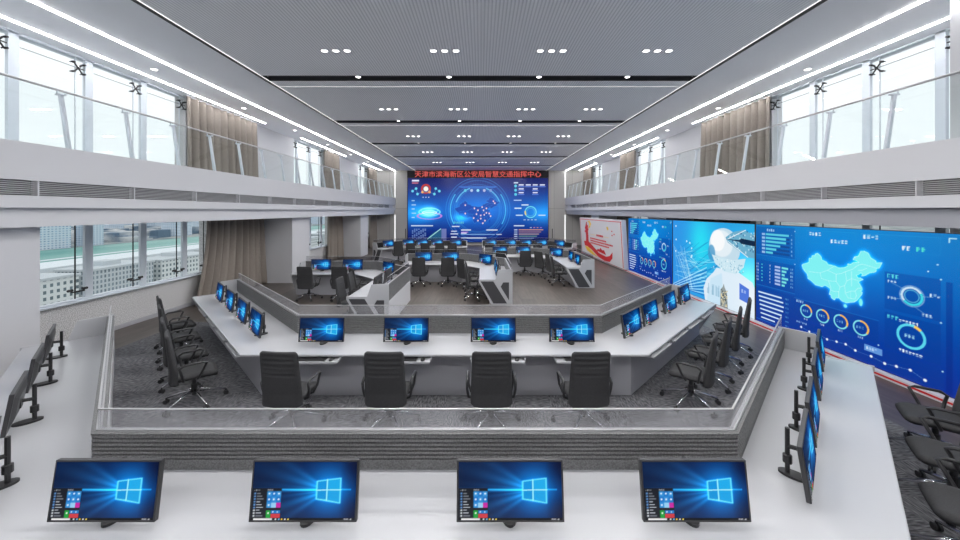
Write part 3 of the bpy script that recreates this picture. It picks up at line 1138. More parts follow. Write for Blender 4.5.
def hall_screen():
    c = Canvas(820, 380, 11.5 / 5.25)
    base = np.array([2, 10, 86.]) / 255
    c.c[:] = base
    k = np.exp(-((c.v - .5) / .33) ** 2)
    c.addl(k, (6, 84, 130), .56)
    c.addl(k * np.abs(c.u - .5) ** 1.2 * 2.2, (20, 120, 110), .45)
    c.glow(.5, .48, .22, .42, (20, 110, 130), .6)
    c.glow(.08, .56, .1, .14, (30, 110, 110), .8)
    c.glow(.95, .56, .1, .14, (30, 100, 100), .6)
    c.addl(np.exp(-((c.v - .05) / .1) ** 2), (0, 0, 0), 1)
    for q in range(24):
        an = math.pi * q / 24
        c.line(.5, .5, .5 + .5 * math.cos(an) * .3, .5 - .5 * math.sin(an), .004, (70, 190, 250), .16)
    for r_, t_, op in ((.50, .008, .5), (.46, .02, .25), (.40, .005, .5), (.34, .03, .22), (.37, .004, .7)):
        c.ring(.5, .50, r_, t_, (80, 190, 250), op)
    c.ring(.5, .5, .43, .016, (90, 210, 255), .8, 150, 215)
    c.ring(.5, .5, .43, .016, (90, 210, 255), .8, -35, 30)
    c.ring(.5, .5, .36, .014, (120, 220, 255), .8, 200, 250)
    c.ring(.5, .5, .36, .014, (120, 220, 255), .8, 290, 340)
    c.poly([(.36, .13), (.64, .13), (.62, .155), (.38, .155)], (50, 120, 220), .8)
    for q, (cu, co_) in enumerate(((.41, (90, 200, 230)), (.455, (180, 200, 230)), (.5, (150, 230, 250)), (.545, (180, 190, 225)), (.59, (120, 160, 220)))):
        c.disc(cu, .195, .022, co_)
    # blue map of the country
    draw_china(c, (.335, .30, .655, .72), (14, 74, 178), (60, 150, 230), None, .004)
    c.glow(.38, .62, .05, .06, (60, 200, 230), .6)
    for (u_, v_) in ((.41, .42), (.475, .47), (.50, .50), (.53, .45), (.54, .50), (.56, .47), (.56, .54), (.49, .56), (.52, .58), (.545, .57), (.58, .55), (.59, .59), (.47, .62), (.52, .63), (.50, .66), (.55, .66), (.535, .70), (.61, .36), (.62, .39), (.41, .55)):
        c.disc(u_, v_, .012, (240, 180, 190))
        c.disc(u_, v_ + .008, .008, (250, 250, 250))
    c.words(.33, .68, .41, .028, (120, 230, 220), 5)
    # left column
    c.rect(.03, .03, .08, .055, (235, 240, 250)); c.rect(.03, .07, .075, .088, (230, 120, 130))
    c.ring(.13, .17, .062, .03, (190, 60, 50)); c.disc(.13, .17, .038, (255, 250, 235))
    lst = [(.035, .205), (.06, .165), (.07, .25), (.105, .22), (.155, .22), (.19, .25), (.2, .165), (.225, .205)]
    for a, b_ in zip(lst[:-1], lst[1:]):
        c.line(*a, *b_, .006, (90, 190, 230), .7)
    for p in lst:
        c.disc(*p, .02, (110, 220, 240))
    c.disc(.105, .222, .018, (250, 170, 80)); c.disc(.155, .222, .018, (250, 170, 80))
    for q in range(3):
        c.disc(.11 + .02 * q, .30, .008, (230, 240, 250))
    for q in range(5):
        c.rect(.028, .345 + .065 * q, .05 + .008 * (q % 2), .36 + .065 * q, (190, 225, 250), .9)
    for (rx, ry, cv, col_, op) in ((.075, .06, .53, (120, 230, 250), .8), (.085, .05, .59, (230, 130, 220), .8), (.06, .04, .50, (120, 230, 250), .6), (.05, .03, .54, (200, 250, 255), .9)):
        d = ((c.u - .155) / rx) ** 2 + ((c.v - cv) / ry) ** 2
        c.lay((np.abs(d - 1) < .16).astype(float), col_, op)
    c.glow(.155, .53, .05, .08, (150, 250, 255), .8)
    c.rect(.025, .735, .18, .75, (225, 235, 250))
    for q in range(9):
        for p in range(7):
            if (q * 7 + p * 3) % 4:
                c.rect(.03 + .015 * p, .79 + .02 * q, .04 + .015 * p, .802 + .02 * q, (150, 180, 225), .8)
    c.poly([(.14, .98), (.155, .90), (.19, .84), (.24, .79), (.24, .98)], (30, 90, 130))
    c.line(.14, .95, .235, .79, .012, (170, 230, 230))
    c.rect(.24, .79, .275, .98, (150, 150, 200), .7)
    for (a, b_, d_) in ((.315, .37, .745), (.38, .45, .80), (.56, .64, .80), (.31, .35, .82), (.305, .36, .86), (.38, .42, .85), (.31, .35, .91), (.38, .56, .925)):
        c.rect(a, d_, b_, d_ + .015, (225, 232, 250))
    c.rect(.38, .87, .62, .882, (150, 190, 240)); c.rect(.63, .87, .67, .882, (240, 240, 250))
    c.rect(.38, .835, .43, .85, (190, 130, 220), .9)
    # right column
    c.rect(.755, .065, .785, .085, (220, 235, 250))
    for q in range(3):
        c.disc(.768, .125 + .065 * q, .022, (90, 210, 235))
        for p in range(4 if q == 0 else 2):
            c.rect(.79 + .05 * p * (1 if q == 0 else 2), .10 + .06 * q, .825 + .05 * p * (1 if q == 0 else 2), .118 + .06 * q, (235, 240, 255))
            c.rect(.785 + .05 * p * (1 if q == 0 else 2), .13 + .06 * q, .83 + .05 * p * (1 if q == 0 else 2), .142 + .06 * q, (90, 130, 230))
    c.rect(.755, .34, .81, .353, (210, 230, 250))
    c.ring(.875, .53, .085, .014, (120, 230, 240)); c.ring(.875, .53, .06, .01, (90, 190, 240), .8)
    c.ring(.875, .53, .085, .02, (240, 220, 110), 1, 150, 190)
    for (a, b_) in ((.76, .46), (.77, .57), (.81, .41), (.93, .57)):
        c.rect(a, b_, a + .05, b_ + .018, (215, 235, 250))
    for q in range(4):
        c.rect(.825 + .026 * q, .645, .84 + .026 * q, .655, (200, 220, 245))
    c.rect(.755, .735, .83, .75, (225, 235, 250))
    for q in range(4):
        c.rect(.87 + .024 * q, .765, .883 + .024 * q, .775, [(220, 220, 250), (230, 140, 170), (250, 160, 140), (190, 140, 240)][q])
    for q in range(6):
        v_ = .80 + .033 * q
        c.rect(.757, v_, .78, v_ + .012, (210, 225, 250))
        c.rect(.79, v_, (.965, .95, .935, .92, .90, .87)[q], v_ + .01, [(230, 170, 120), (220, 160, 120), (230, 190, 170), (150, 200, 150), (140, 170, 220), (150, 150, 230)][q])
    c.addl(np.exp(-((c.u - .0) / .012) ** 2) * 0, (0, 0, 0))
    return c.half()


def desktop_picture():
    c = Canvas(320, 176, 1.87)
    c.c[:] = np.array([2, 12, 40]) / 255
    lu, lv = .735, .49
    d = c.dist(lu, lv)
    c.addl(np.exp(-(d / .9) ** 2), (2, 72, 140), .5)
    c.addl(np.exp(-(d / .36) ** 2), (10, 130, 180), .8)
    # beams fanning out to the left
    an = np.degrees(np.arctan2(c.v - lv, (lu - c.u) * c.a))
    for a0, w_, k_ in ((0, 2.2, .9), (18, 6, .42), (-16, 7, .42), (32, 5, .28), (-30, 6, .3), (-5, 3, .3), (7, 3, .3)):
        c.addl(np.exp(-((an - a0) / w_) ** 2) * np.exp(-d / .75), (60, 185, 240), k_ * 1.35)
    c.addl(np.exp(-((c.v - .478) / .012) ** 2) * (c.u < .95), (40, 170, 240), .55)
    k = np.clip((c.u - .84) / .2, 0, 1) * np.clip(np.abs(c.v - .5) * 2.3, 0, 1)
    c.lay(np.clip(k * 1.3, 0, 1), (2, 8, 40), .85)
    c.lay(np.clip((.35 - c.u) * 1.2, 0, 1) * np.clip(1 - c.v * 1.6, 0, 1), (4, 50, 110), .55)
    # the window emblem: four panes in perspective
    out = [(.615, .33), (.852, .275), (.852, .715), (.615, .645)]
    m = c.poly_mask(out)
    c.addl(blur(m, 14) * (1 - m), (20, 150, 220), .7)
    c.poly(out, (110, 235, 255))
    c.poly([(.628, .345), (.712, .325), (.712, .475), (.628, .478)], (18, 150, 226))
    c.poly([(.726, .322), (.842, .295), (.842, .472), (.726, .475)], (30, 172, 236))
    c.poly([(.628, .498), (.712, .496), (.712, .645), (.628, .63)], (20, 150, 222))
    c.poly([(.726, .497), (.842, .494), (.842, .695), (.726, .652)], (30, 165, 232))
    c.line(.719, .3, .719, .67, .012, (190, 250, 255)); c.line(.615, .487, .852, .483, .012, (190, 250, 255))
    # start menu with tiles
    c.rect(.0, .455, .285, .965, (26, 30, 38))
    c.words(.02, .475, .08, .03, (210, 215, 220), 2)
    for q in range(9):
        c.rect(.022, .53 + .047 * q, .040, .56 + .047 * q, (90, 140, 200) if q < 6 else (200, 205, 210))
        c.rect(.05, .537 + .047 * q, .085 + .03 * ((q * 7) % 3) / 2, .55 + .047 * q, (190, 195, 205))
    c.words(.15, .472, .21, .022, (190, 195, 205), 3)
    c.rect(.147, .505, .28, .785, (36, 128, 205))
    for q in range(3):
        for p in range(3):
            c.rect(.147 + .0455 * p, .505 + .096 * q, .1895 + .0455 * p, .592 + .096 * q, (30, 120, 200) if (p + q) % 2 else (52, 146, 216))
            c.disc(.168 + .0455 * p, .548 + .096 * q, .017, (215, 235, 250))
    c.rect(.19, .697, .236, .785, (150, 205, 240)); c.rect(.238, .697, .28, .785, (196, 40, 160))
    c.rect(.147, .83, .19, .93, (30, 160, 60)); c.rect(.193, .83, .28, .88, (30, 120, 200)); c.rect(.193, .885, .28, .955, (205, 60, 70))
    c.disc(.168, .875, .015, (230, 250, 230)); c.disc(.212, .855, .012, (220, 235, 250)); c.disc(.255, .855, .012, (220, 235, 250))
    c.rect(.147, .93, .19, .955, (30, 160, 60))
    c.rect(0, .955, 1, 1, (10, 12, 18))
    c.rect(.03, .96, .21, .995, (240, 240, 240))
    for q in range(5):
        c.rect(.235 + .03 * q, .965, .25 + .03 * q, .99, [(230, 230, 230), (120, 190, 240), (245, 200, 60), (230, 230, 230), (240, 220, 90)][q])
    c.words(.89, .968, .97, .022, (220, 220, 225), 8)
    return c.half()


pic_data = picture_mesh('display', 3.79, 2.37, data_screen())
pic_robot = picture_mesh('display', 3.79, 2.37, robot_screen())
pic_hall = picture_mesh('display', 11.46, 5.24, hall_screen())
pic_desk = picture_mesh('screen', .672, .345, desktop_picture())

# ------------------------------------------------------------------ the LED wall at the end
root = empty('led_wall', (-.25, YB - .14, .22))
MB().box(-5.78, 5.78, .0, .14, 0, 5.3).build('housing', PLASTIC, root)
o = bpy.data.objects.new('display', pic_hall)
COL.objects.link(o); o.parent = root; o.location = (0, -.004, .03)
tag(root, 'huge blue LED screen with a glowing map on the end wall', 'screen')
root = empty('led_banner', (-.25, YB - .18, 5.525))
MB().box(-5.78, 5.78, 0, .16, 0, .58).build('banner_panel', mat('banner_black', srgb(26, 20, 24), .5), root)
fc = bpy.data.curves.new('lettering', 'FONT')
fc.body = '天津市滨海新区公安局智慧交通指挥中心'
fc.size = .62
fc.extrude = .004
fc.align_x = 'CENTER'
fo = bpy.data.objects.new('lettering_source', fc)
COL.objects.link(fo)
bpy.context.view_layer.update()
me = bpy.data.meshes.new_from_object(fo.evaluated_get(bpy.context.evaluated_depsgraph_get()))
bpy.data.objects.remove(fo)
xs = [v_.co.x for v_ in me.vertices]; ys_ = [v_.co.y for v_ in me.vertices]
if xs:
    cx, cy = (min(xs) + max(xs)) / 2, (min(ys_) + max(ys_)) / 2
    kx, ky = 10.3 / (max(xs) - min(xs)), .50 / (max(ys_) - min(ys_))
    for v_ in me.vertices:
        x_, y_, z_ = v_.co
        v_.co = ((x_ - cx) * kx, -.006 - z_, (y_ - cy) * ky + .29)
bmv = [tuple(v_.co) for v_ in me.vertices]
bmf = [tuple(p.vertices) for p in me.polygons]
m_ = MB()
for dx_, dz_ in ((-.009, 0), (.009, 0), (0, .007), (0, -.007)):
    m_.add([(a + dx_, b_ - .0004 * dx_, c + dz_) for a, b_, c in bmv], bmf)
me = m_.mesh('lettering', E_SIGN)
o = bpy.data.objects.new('lettering', me)
COL.objects.link(o); o.parent = root
o['label'] = 'row of red Chinese characters'
tag(root, 'narrow black banner with red Chinese characters above the big LED screen', 'sign')

# ------------------------------------------------------------------ video wall on the right
XV = 6.82
ends = ((16.56, 12.76), (12.75, 8.89), (8.88, 5.08))
labs = ('blue data screen with small map, farthest of the three right-hand screens', 'bright screen with a white robot head between the two blue data screens', 'big blue data screen with glowing pale map, nearest the viewer on the right')
for (ya, yb), lb, pm in zip(ends, labs, (pic_data, pic_robot, pic_data)):
    root = empty('video_screen', (XV, (ya + yb) / 2, .09), R(-90))
    # local x runs towards the viewer, local -y faces the room
    L = ya - yb
    MB().box(-L / 2, L / 2, .003, .16, 0, 2.385).build('housing', PLASTIC, root)
    o = bpy.data.objects.new('display', pm)
    COL.objects.link(o); o.parent = root; o.location = (0, 0, .008)
    tag(root, lb, 'screen')
pl = struct(MB().box(XV - .1, XV + .2, 4.9, 24.0, 0, .088).build('trim_5', WHITE))
MB().box(XV - .106, XV - .1, 4.9, 24.0, .03, .06).build('red_line', RED, pl)

# red and white notice board, leaning a little into the room
root = empty('notice_board', (6.62, 20.0, .09), R(-90))
TL_ = R(0)
Lb = 7.0
hB = 2.28
tilt = Matrix.Rotation(R(3.5), 4, 'X')
MB().box(-Lb / 2, Lb / 2, 0, .19, .01, hB, tilt).build('box_body', WHITE, root)
board_red = mat('board_red', srgb(206, 32, 34), .5)
board_gold = mat('board_gold', srgb(236, 196, 60), .5)


def flat(poly_uv, name, m, dy, parent):
    """flat shape on the board: u 0..1 left to right, v 0..1 downward"""
    pts = [((u_ - .5) * Lb, (1 - v_) * hB) for u_, v_ in poly_uv]
    ar = sum(pts[i][0] * pts[(i + 1) % len(pts)][1] - pts[(i + 1) % len(pts)][0] * pts[i][1] for i in range(len(pts)))
    if ar < 0:
        pts = pts[::-1]
    Mx = tilt @ Matrix(((1, 0, 0, 0), (0, 0, -1, -dy), (0, 1, 0, 0), (0, 0, 0, 1)))
    m_ = MB().prism(pts, 0, .004, Mx)
    return m_


shapes = [
    ('red_border', board_red, .001, [(.01, .03), (.99, .03), (.99, .045), (.01, .045)]),
    ('red_border', board_red, .001, [(.975, .045), (.985, .045), (.985, .98), (.975, .98)]),
    ('red_border', board_red, .001, [(.01, .045), (.017, .045), (.017, .98), (.01, .98)]),
    ('red_column', board_red, .001, [(.17, .23), (.20, .10), (.215, .10), (.215, .2), (.25, .18), (.235, .27), (.26, .3), (.235, .34), (.24, .48), (.235, .66), (.16, .66), (.17, .5), (.165, .4), (.13, .36), (.17, .33), (.15, .26)]),
    ('red_ribbon', board_red, .006, [(.10, .64), (.24, .62), (.34, .70), (.50, .84), (.66, .87), (.74, .82), (.80, .72), (.79, .86), (.73, .96), (.62, .98), (.48, .94), (.32, .82), (.20, .76), (.12, .76)]),
    ('red_rooftops', board_red, .001, [(.44, .80), (.48, .74), (.51, .76), (.54, .70), (.58, .75), (.62, .73), (.66, .83)]),
    ('gold_arc', board_gold, .001, [(.235, .08), (.30, .06), (.34, .14), (.30, .24), (.245, .27), (.29, .19), (.28, .12)]),
    ('gold_ribbon', board_gold, .001, [(.11, .78), (.22, .77), (.34, .86), (.46, .96), (.30, .93), (.18, .88)]),
    ('gold_emblem', board_gold, .001, [(.70, .18), (.73, .16), (.75, .22), (.72, .25)]),
    ('gold_line', board_gold, .001, [(.30, .41), (.44, .41), (.44, .418), (.30, .418)]),
    ('gold_line', board_gold, .001, [(.62, .41), (.74, .41), (.74, .418), (.62, .418)])]
for (a, b_) in ((.80, .24), (.84, .30), (.80, .33)):
    shapes.append(('small_star', board_red, .001, [(a, b_), (a + .02, b_), (a + .02, b_ + .03), (a, b_ + .03)]))
rs_ = random.Random(2)
for v0, hh, u0, u1 in ((.39, .045, .46, .60), (.50, .035, .29, .68), (.56, .035, .29, .80), (.62, .035, .29, .72)):
    u_ = u0
    while u_ < u1:
        w_ = rs_.uniform(.02, .032)
        shapes.append(('character', board_red, .001, [(u_, v0), (u_ + w_ * .8, v0), (u_ + w_ * .8, v0 + hh), (u_, v0 + hh)]))
        u_ += w_
for nm_, mt_, dy_, pl_ in shapes:
    flat(pl_, nm_, mt_, dy_, root).build(nm_, mt_, root)
tag(root, 'white notice board with red ribbon, red column and red text lines', 'notice board')

# ------------------------------------------------------------------ consoles


def offset_path(path, d):
    """path shifted to its right-hand side (the operators' side) by d with mitred corners"""
    P = [Vector(p) for p in path]
    nrm = []
    for a, b_ in zip(P[:-1], P[1:]):
        t_ = (b_ - a).normalized()
        nrm.append(Vector((t_.y, -t_.x)))
    out = []
    for i, p in enumerate(P):
        if i == 0:
            out.append(p + nrm[0] * d)
        elif i == len(P) - 1:
            out.append(p + nrm[-1] * d)
        else:
            m = (nrm[i - 1] + nrm[i]).normalized()
            out.append(p + m * (d / m.dot(nrm[i])))
    return out


def sweep(mb, path, prof):
    """closed profile [(d, z)...] swept along the path"""
    rows = [offset_path(path, d) for d, z in prof]
    k = len(prof)
    o = len(mb.v)
    for i in range(len(path)):
        for j in range(k):
            mb.v.append((rows[j][i].x, rows[j][i].y, prof[j][1]))
    for i in range(len(path) - 1):
        for j in range(k):
            a = o + i * k + j
            b_ = o + i * k + (j + 1) % k
            mb.f.append((a, b_, b_ + k, a + k))
    mb.f.append(tuple(o + j for j in range(k - 1, -1, -1)))
    e = o + (len(path) - 1) * k
    mb.f.append(tuple(e + j for j in range(k)))
    return mb


def console(path, loc, label, depth=.95, trays=(), grooves=True, ends=(True, True), group=None, face=None):
    face = face or LOUVRE
    root = empty('control_desk', loc)
    # worktop with a slim front edge
    mb = sweep(MB(), path, [(.03, .735), (.03, .70), (depth - .02, .70), (depth, .715), (depth, .735), (depth - .008, .74), (.03, .74)])
    mb.build('worktop', LACQ, root)
    # modesty panel set back under the top
    sweep(MB(), path, [(depth - .33, 0), (depth - .31, 0), (depth - .31, .70), (depth - .33, .70)]).build('modesty_panel', PANEL, root)
    sweep(MB(), path, [(-.04, 0), (-.012, 0), (-.012, .62), (-.04, .62)]).build('back_panel', WHITE, root)
    # low upholstered/louvred wall along the far edge
    prof = [(-.03, .62), (.03, .62), (.03, .80)]
    z = .80
    if grooves:
        while z < 1.0:
            prof += [(.035, z + .004), (.035, z + .022), (.018, z + .026), (.018, z + .030)]
            z += .032
    prof += [(.03, 1.02), (-.03, 1.02)]
    sweep(MB(), path, prof).build('partition', face, root)
    sweep(MB(), path, [(-.045, 1.02), (.04, 1.02), (.04, 1.032), (-.045, 1.032)]).build('partition_cap', face, root)
    sweep(MB(), path, [(-.022, 1.032), (.012, 1.032), (.012, 1.046), (-.022, 1.046)]).build('glass_channel', ALU, root)
    sweep(MB(), path, [(-.01, 1.046), (.0, 1.046), (.0, 1.20), (-.01, 1.20)]).build('glass_screen', GLASS_D if depth < .94 and path[0][1] < 12 else GLASS_C, root)
    sweep(MB(), path, [(-.012, 1.20), (.002, 1.20), (.002, 1.208), (-.012, 1.208)]).build('glass_edge', ALU, root)
    # end panels with dark infills
    P = [Vector(p) for p in path]
    for which, (p, q) in enumerate(((P[0], P[1]), (P[-1], P[-2]))):
        if not ends[which]:
            continue
        t_ = (p - q).normalized()         # pointing out of the desk
        dirn = (P[1] - P[0]).normalized() if which == 0 else (P[-1] - P[-2]).normalized()
        nr = Vector((dirn.y, -dirn.x))     # to the operators' side
        Mx = Matrix(((nr.x, 0, t_.x, p.x), (nr.y, 0, t_.y, p.y), (0, 1, 0, 0), (0, 0, 0, 1)))
        outl = [(-.045, 0), (depth - .36, 0), (depth + .02, .68), (depth + .02, .745), (.47, .745), (.37, 1.03), (-.045, 1.05)]
        if Mx.to_3x3().determinant() < 0:
            outl = outl[::-1]
        e = MB().prism(outl, .001, .04, Mx).build('end_panel', LACQ, root)
        for inf in ([(depth - .04, .69), (.53, .69), (.12, .03), (.53, .03)], [(.31, .53), (.235, .66), (.06, .66), (.06, .12)]):
            MB().prism(inf, .0405, .046, Mx).build('infill', DARK, e)
    # keyboard trays
    for (cx, cy, a) in trays:
        T = Matrix.Translation((cx, cy, 0)) @ Matrix.Rotation(a, 4, 'Z')
        m_ = MB().box(-.38, .38, -.03, .30, .662, .672, T)
        m_.box(-.38, .38, -.04, -.03, .655, .68, T)
        for s_ in (-1, 1):
            m_.box(s_ * .385 - .006, s_ * .385 + .006, .0, .3, .662, .70, T)
        m_.build('keyboard_tray', LACQ, root)
    tag(root, label, 'desk', group)
    return root


MAIN = [(-6.21, 9.17), (-3.07, 6.04), (2.02, 6.04), (4.51, 8.54)]
U = .70711
lefts_t = (.6, 1.5, 2.6, 3.6)
rights_t = (.6, 1.52, 2.42, 3.35)
front_x = (-2.45, -1.15, .19, 1.395)


def main_trays():
    tr = []
    for x in front_x:
        tr.append((x + .05, 5.05, 0))
    for t_ in (.55, 1.45, 2.45, 3.4):
        tr.append((-3.46 - U * t_ + .03, 5.12 + U * t_ + .0, R(-45)))
    for t_ in (.5, 1.4, 2.3, 3.2):
        tr.append((2.39 + U * t_ + .01, 5.12 + U * t_ + .0, R(45)))
    return tr


SH = -3.17
console(MAIN, (0, 0, .006), 'long angled white control desk across the middle of the carpet', .92, main_trays())
console([(x, y + SH) for x, y in MAIN], (0, 0, .006), 'long angled white control desk closest to the viewer', .92)
WING = [(-3.9, 4.0), (-1.4, 4.0), (0, 2.6), (0, 0)]
wings = [((-2.26, 8.62), 'left'), ((.9, 10.77), 'middle'), ((4.08, 13.05), 'right')]
for (x, y), nm in wings:
    console(WING, (x, y, 0), {'left': 'white control desk with a wing on the plank floor, left one, near the window columns',
                               'middle': 'white control desk with a wing on the plank floor, middle one of the staggered three',
                               'right': 'white control desk with a wing on the plank floor, right one, nearest the notice board'}[nm], .95, (), group='staggered desks on the plank floor')
console([(-5.95, 19.85), (-4.6, 21.2), (-.85, 21.2)], (0, 0, 0), 'white control desk in the last row, left of the gap', .92, face=PLASTIC)
console([(.1, 21.2), (3.9, 21.2), (5.25, 19.85)], (0, 0, 0), 'white control desk in the last row, right of the gap', .92, face=PLASTIC)

# ------------------------------------------------------------------ monitors
mon = empty('monitor', (0, 0, 0))
tag(mon, 'x', 'monitor', 'g')
tl = Matrix.Translation((0, 0, .232)) @ Matrix.Rotation(R(-8), 4, 'X')
MB().box(-.348, .348, .0, .03, -.184, .184, tl).add([(-.3, .03, -.14), (.3, .03, -.14), (.3, .03, .14), (-.3, .03, .14), (-.2, .05, -.09), (.2, .05, -.09), (.2, .05, .09), (-.2, .05, .09)],
    [(0, 3, 2, 1), (4, 5, 6, 7), (0, 1, 5, 4), (1, 2, 6, 5), (2, 3, 7, 6), (3, 0, 4, 7)], tl).build('housing', HOUSING, mon, bevel=.003)
o = bpy.data.objects.new('screen', pic_desk)
COL.objects.link(o); o.parent = mon
o.matrix_local = tl @ Matrix.Translation((0, -.0015, -.171))
# slim base, column with collars, arm
m_ = MB()
k_ = 20
pts = []
for q in range(k_):
    an = 2 * math.pi * q / k_
    pts.append((.055 * math.cos(an), .088 + .10 * math.sin(an)))
m_.prism(pts, 0, .018)
m_.build('stand_base', PLASTIC, mon)
m_ = MB().cyl(0, .13, .018, .36, .016, 10)
m_.build('stand_column', PLASTIC, mon)
m_ = MB().tube([(0, .13, .085), (0, .13, .09), (0, .13, .15), (0, .13, .155)], [.017, .03, .03, .017], 10)
m_.build('collar', PLASTIC, mon)
m_ = MB().tube([(0, .13, .218), (0, .045, .225)], .017, 8).box(-.05, .05, .035, .055, .17, .28)
m_.build('mount_arm', PLASTIC, mon)
remember(mon)
mon_used = False


def place_monitor(x, y, z, a, label, group):
    global mon_used
    if not mon_used:
        mon_used = True
        mon.location = (x, y, z)
        mon.rotation_euler = (0, 0, a)
        mon['label'] = label
        mon['group'] = group
        return mon
    return copy_tree(mon, (x, y, z), a, label, group)


ordn = ('first', 'second', 'third', 'fourth', 'fifth')
for sh, dn, gname in ((0, 'middle desk', 'monitors on the middle angled desk'), (SH, 'nearest desk', 'monitors on the nearest angled desk')):
    for i, x in enumerate(front_x):
        place_monitor(x, 5.50 + sh, .746, 0, 'black monitor with blue desktop on the straight front of the %s, %s from left' % (dn, ordn[i]), gname)
    for i, t_ in enumerate((.35, 1.32, 2.36, 3.44) if not sh else (.22, 1.38, 2.47, 3.55)):
        place_monitor(-3.44 - (.05 if sh else .03) - U * t_, 5.66 - (.05 if sh else .02) + sh + U * t_, .746, R(-45) , 'black monitor on the left arm of the %s, %s from the corner' % (dn, ordn[i]), gname)
    for i, t_ in enumerate((.28, 1.1, 2.15, 3.12)):
        place_monitor(2.29 + U * t_, 5.68 + sh + U * t_, .746, R(45), 'black monitor on the right arm of the %s, %s from the corner' % (dn, ordn[i]), gname)
for (wx, wy), nm in wings:
    gname = 'monitors on the staggered desks'
    for (lx, ly, a, w_) in ((-3.2, 3.6, 0, 'back edge, left'), (-2.12, 3.6, 0, 'back edge, right'), (-.74, 2.92, 45, 'slanted corner'), (-.42, 1.6, 90, 'wing, farther'), (-.42, .6, 90, 'wing, nearer')):
        place_monitor(wx + lx, wy + ly, .74, R(-a), 'black monitor with blue desktop on the %s staggered desk, %s' % (nm, w_), gname)
for i, x in enumerate((-4.2, -3.4, -2.55, -1.45)):
    place_monitor(x, 20.72, .74, 0, 'small-looking monitor on the last-row desk left of the gap, %s from left' % ordn[i + 1], 'monitors in the last row')
place_monitor(-5.2, 20.12, .74, R(45), 'small-looking monitor on the slanted left end of the last row', 'monitors in the last row')
for i, x in enumerate((.57, 1.7, 2.6, 3.5)):
    place_monitor(x, 20.72, .74, 0, 'small-looking monitor on the last-row desk right of the gap, %s from left' % ordn[i], 'monitors in the last row')
place_monitor(4.42, 20.2, .74, R(-45), 'small-looking monitor on the slanted right end of the last row', 'monitors in the last row')

# keyboards and mice on the pulled-out trays
kb = None
for i, x in enumerate(front_x):
    r_ = empty('keyboard', (x + .02, 5.12, .678))
    if kb is None:
        a_ = MB().box(-.22, .22, -.07, .07, 0, .014).mesh('keyboard_body', HOUSING)
        m_ = MB()
        for rr_ in range(5):
            for cc in range(15):
                m_.box(-.212 + cc * .0285, -.188 + cc * .0285, -.062 + rr_ * .025, -.041 + rr_ * .025, .014, .019)
        b_ = m_.mesh('keys', PLASTIC)
        kb = (a_, b_)
    for nm, me in (('keyboard_body', kb[0]), ('keys', kb[1])):
        o = bpy.data.objects.new(nm, me)
        COL.objects.link(o); o.parent = r_
    tag(r_, 'black keyboard on the pulled-out tray of the middle desk, %s from left' % ordn[i], 'keyboard', 'keyboards on the middle desk')
    m_ = MB()
    n1, n2 = 10, 6
    vv, ff = [], []
    for p in range(n2 + 1):
        ph = p / n2 * math.pi / 2
        for q in range(n1):
            an = 2 * math.pi * q / n1
            vv.append((.032 * math.cos(an) * math.cos(ph * .98), .055 * math.sin(an) * math.cos(ph * .98), .034 * math.sin(ph)))
    for p in range(n2):
        for q in range(n1):
            ff.append((p * n1 + q, p * n1 + (q + 1) % n1, (p + 1) * n1 + (q + 1) % n1, (p + 1) * n1 + q))
    ff.append(tuple(range(n1 - 1, -1, -1)))
    ff.append(tuple(n2 * n1 + q for q in range(n1)))
    m_.add(vv, ff)
    o = m_.build('computer_mouse', PLASTIC, None, smooth=True)
    o.location = (x + .32, 5.10, .678)
    tag(o, 'black computer mouse beside the keyboard on the %s tray from left' % ordn[i], 'mouse', 'mice on the middle desk')

# ------------------------------------------------------------------ task chairs
ch = empty('office_chair', (0, 0, 0))
tag(ch, 'x', 'chair', 'g')


def cushion(nu, nv, fn):
    """closed shell from fn(u, v, side) with side +1 / -1"""
    v, f = [], []
    for side in (1, -1):
        for j in range(nv + 1):
            for i in range(nu + 1):
                v.append(fn(-1 + 2 * i / nu, j / nv, side))
    k = (nu + 1) * (nv + 1)
    for j in range(nv):
        for i in range(nu):
            a = j * (nu + 1) + i
            f.append((a, a + 1, a + nu + 2, a + nu + 1))
            b2 = k + a
            f.append((b2, b2 + nu + 1, b2 + nu + 2, b2 + 1))
    bd = [i for i in range(nu + 1)] + [j * (nu + 1) + nu for j in range(1, nv + 1)] + [nv * (nu + 1) + i for i in range(nu - 1, -1, -1)] + [j * (nu + 1) for j in range(nv - 1, 0, -1)]
    for a, b2 in zip(bd, bd[1:] + bd[:1]):
        f.append((b2, a, a + k, b2 + k))
    return v, f


def back_fn(u, v, side):
    # v 0 bottom .. 1 top
    z = .37 + .71 * v
    w_ = .262 - .022 * v
    e = .03
    cr = 0
    if v < .06:
        cr = (.06 - v) / .06
        w_ -= .05 * cr ** 2
    if v > .95:
        w_ -= .03 * ((v - .95) / .05) ** 2
    x = u * w_
    yc = -.245 - .015 * v - .07 * max(v - .25, 0) + .035 * (u * u) * (1 - .5 * v)
    edge = min(1.0, (1 - abs(u)) / .1) * min(1.0, v / .03 + .15) * min(1.0, (1 - v) / .03 + .15)
    th = .006 + (.038 - .026 * v) * edge ** .5
    rib = 0
    if .5 < v < .98 and abs(u) < .86:
        rib = .010 * max(0, math.cos((v - .5) / .085 * 2 * math.pi)) ** 4
    return (x, yc + (th - rib) * side, z)


def seat_fn(u, v, side):
    y = -.235 + .50 * v
    w_ = .245
    if v > .8:
        w_ -= .055 * ((v - .8) / .2) ** 2
    if v < .1:
        w_ -= .03 * ((.1 - v) / .1) ** 2
    edge = min(1.0, (1 - abs(u)) / .14) * min(1.0, v / .06 + .1) * min(1.0, (1 - v) / .1 + .05)
    th = .010 + .030 * edge ** .5
    zc = .445 + .012 * u * u - .035 * max(v - .75, 0) * 2
    return (u * w_, y, zc + th * side)


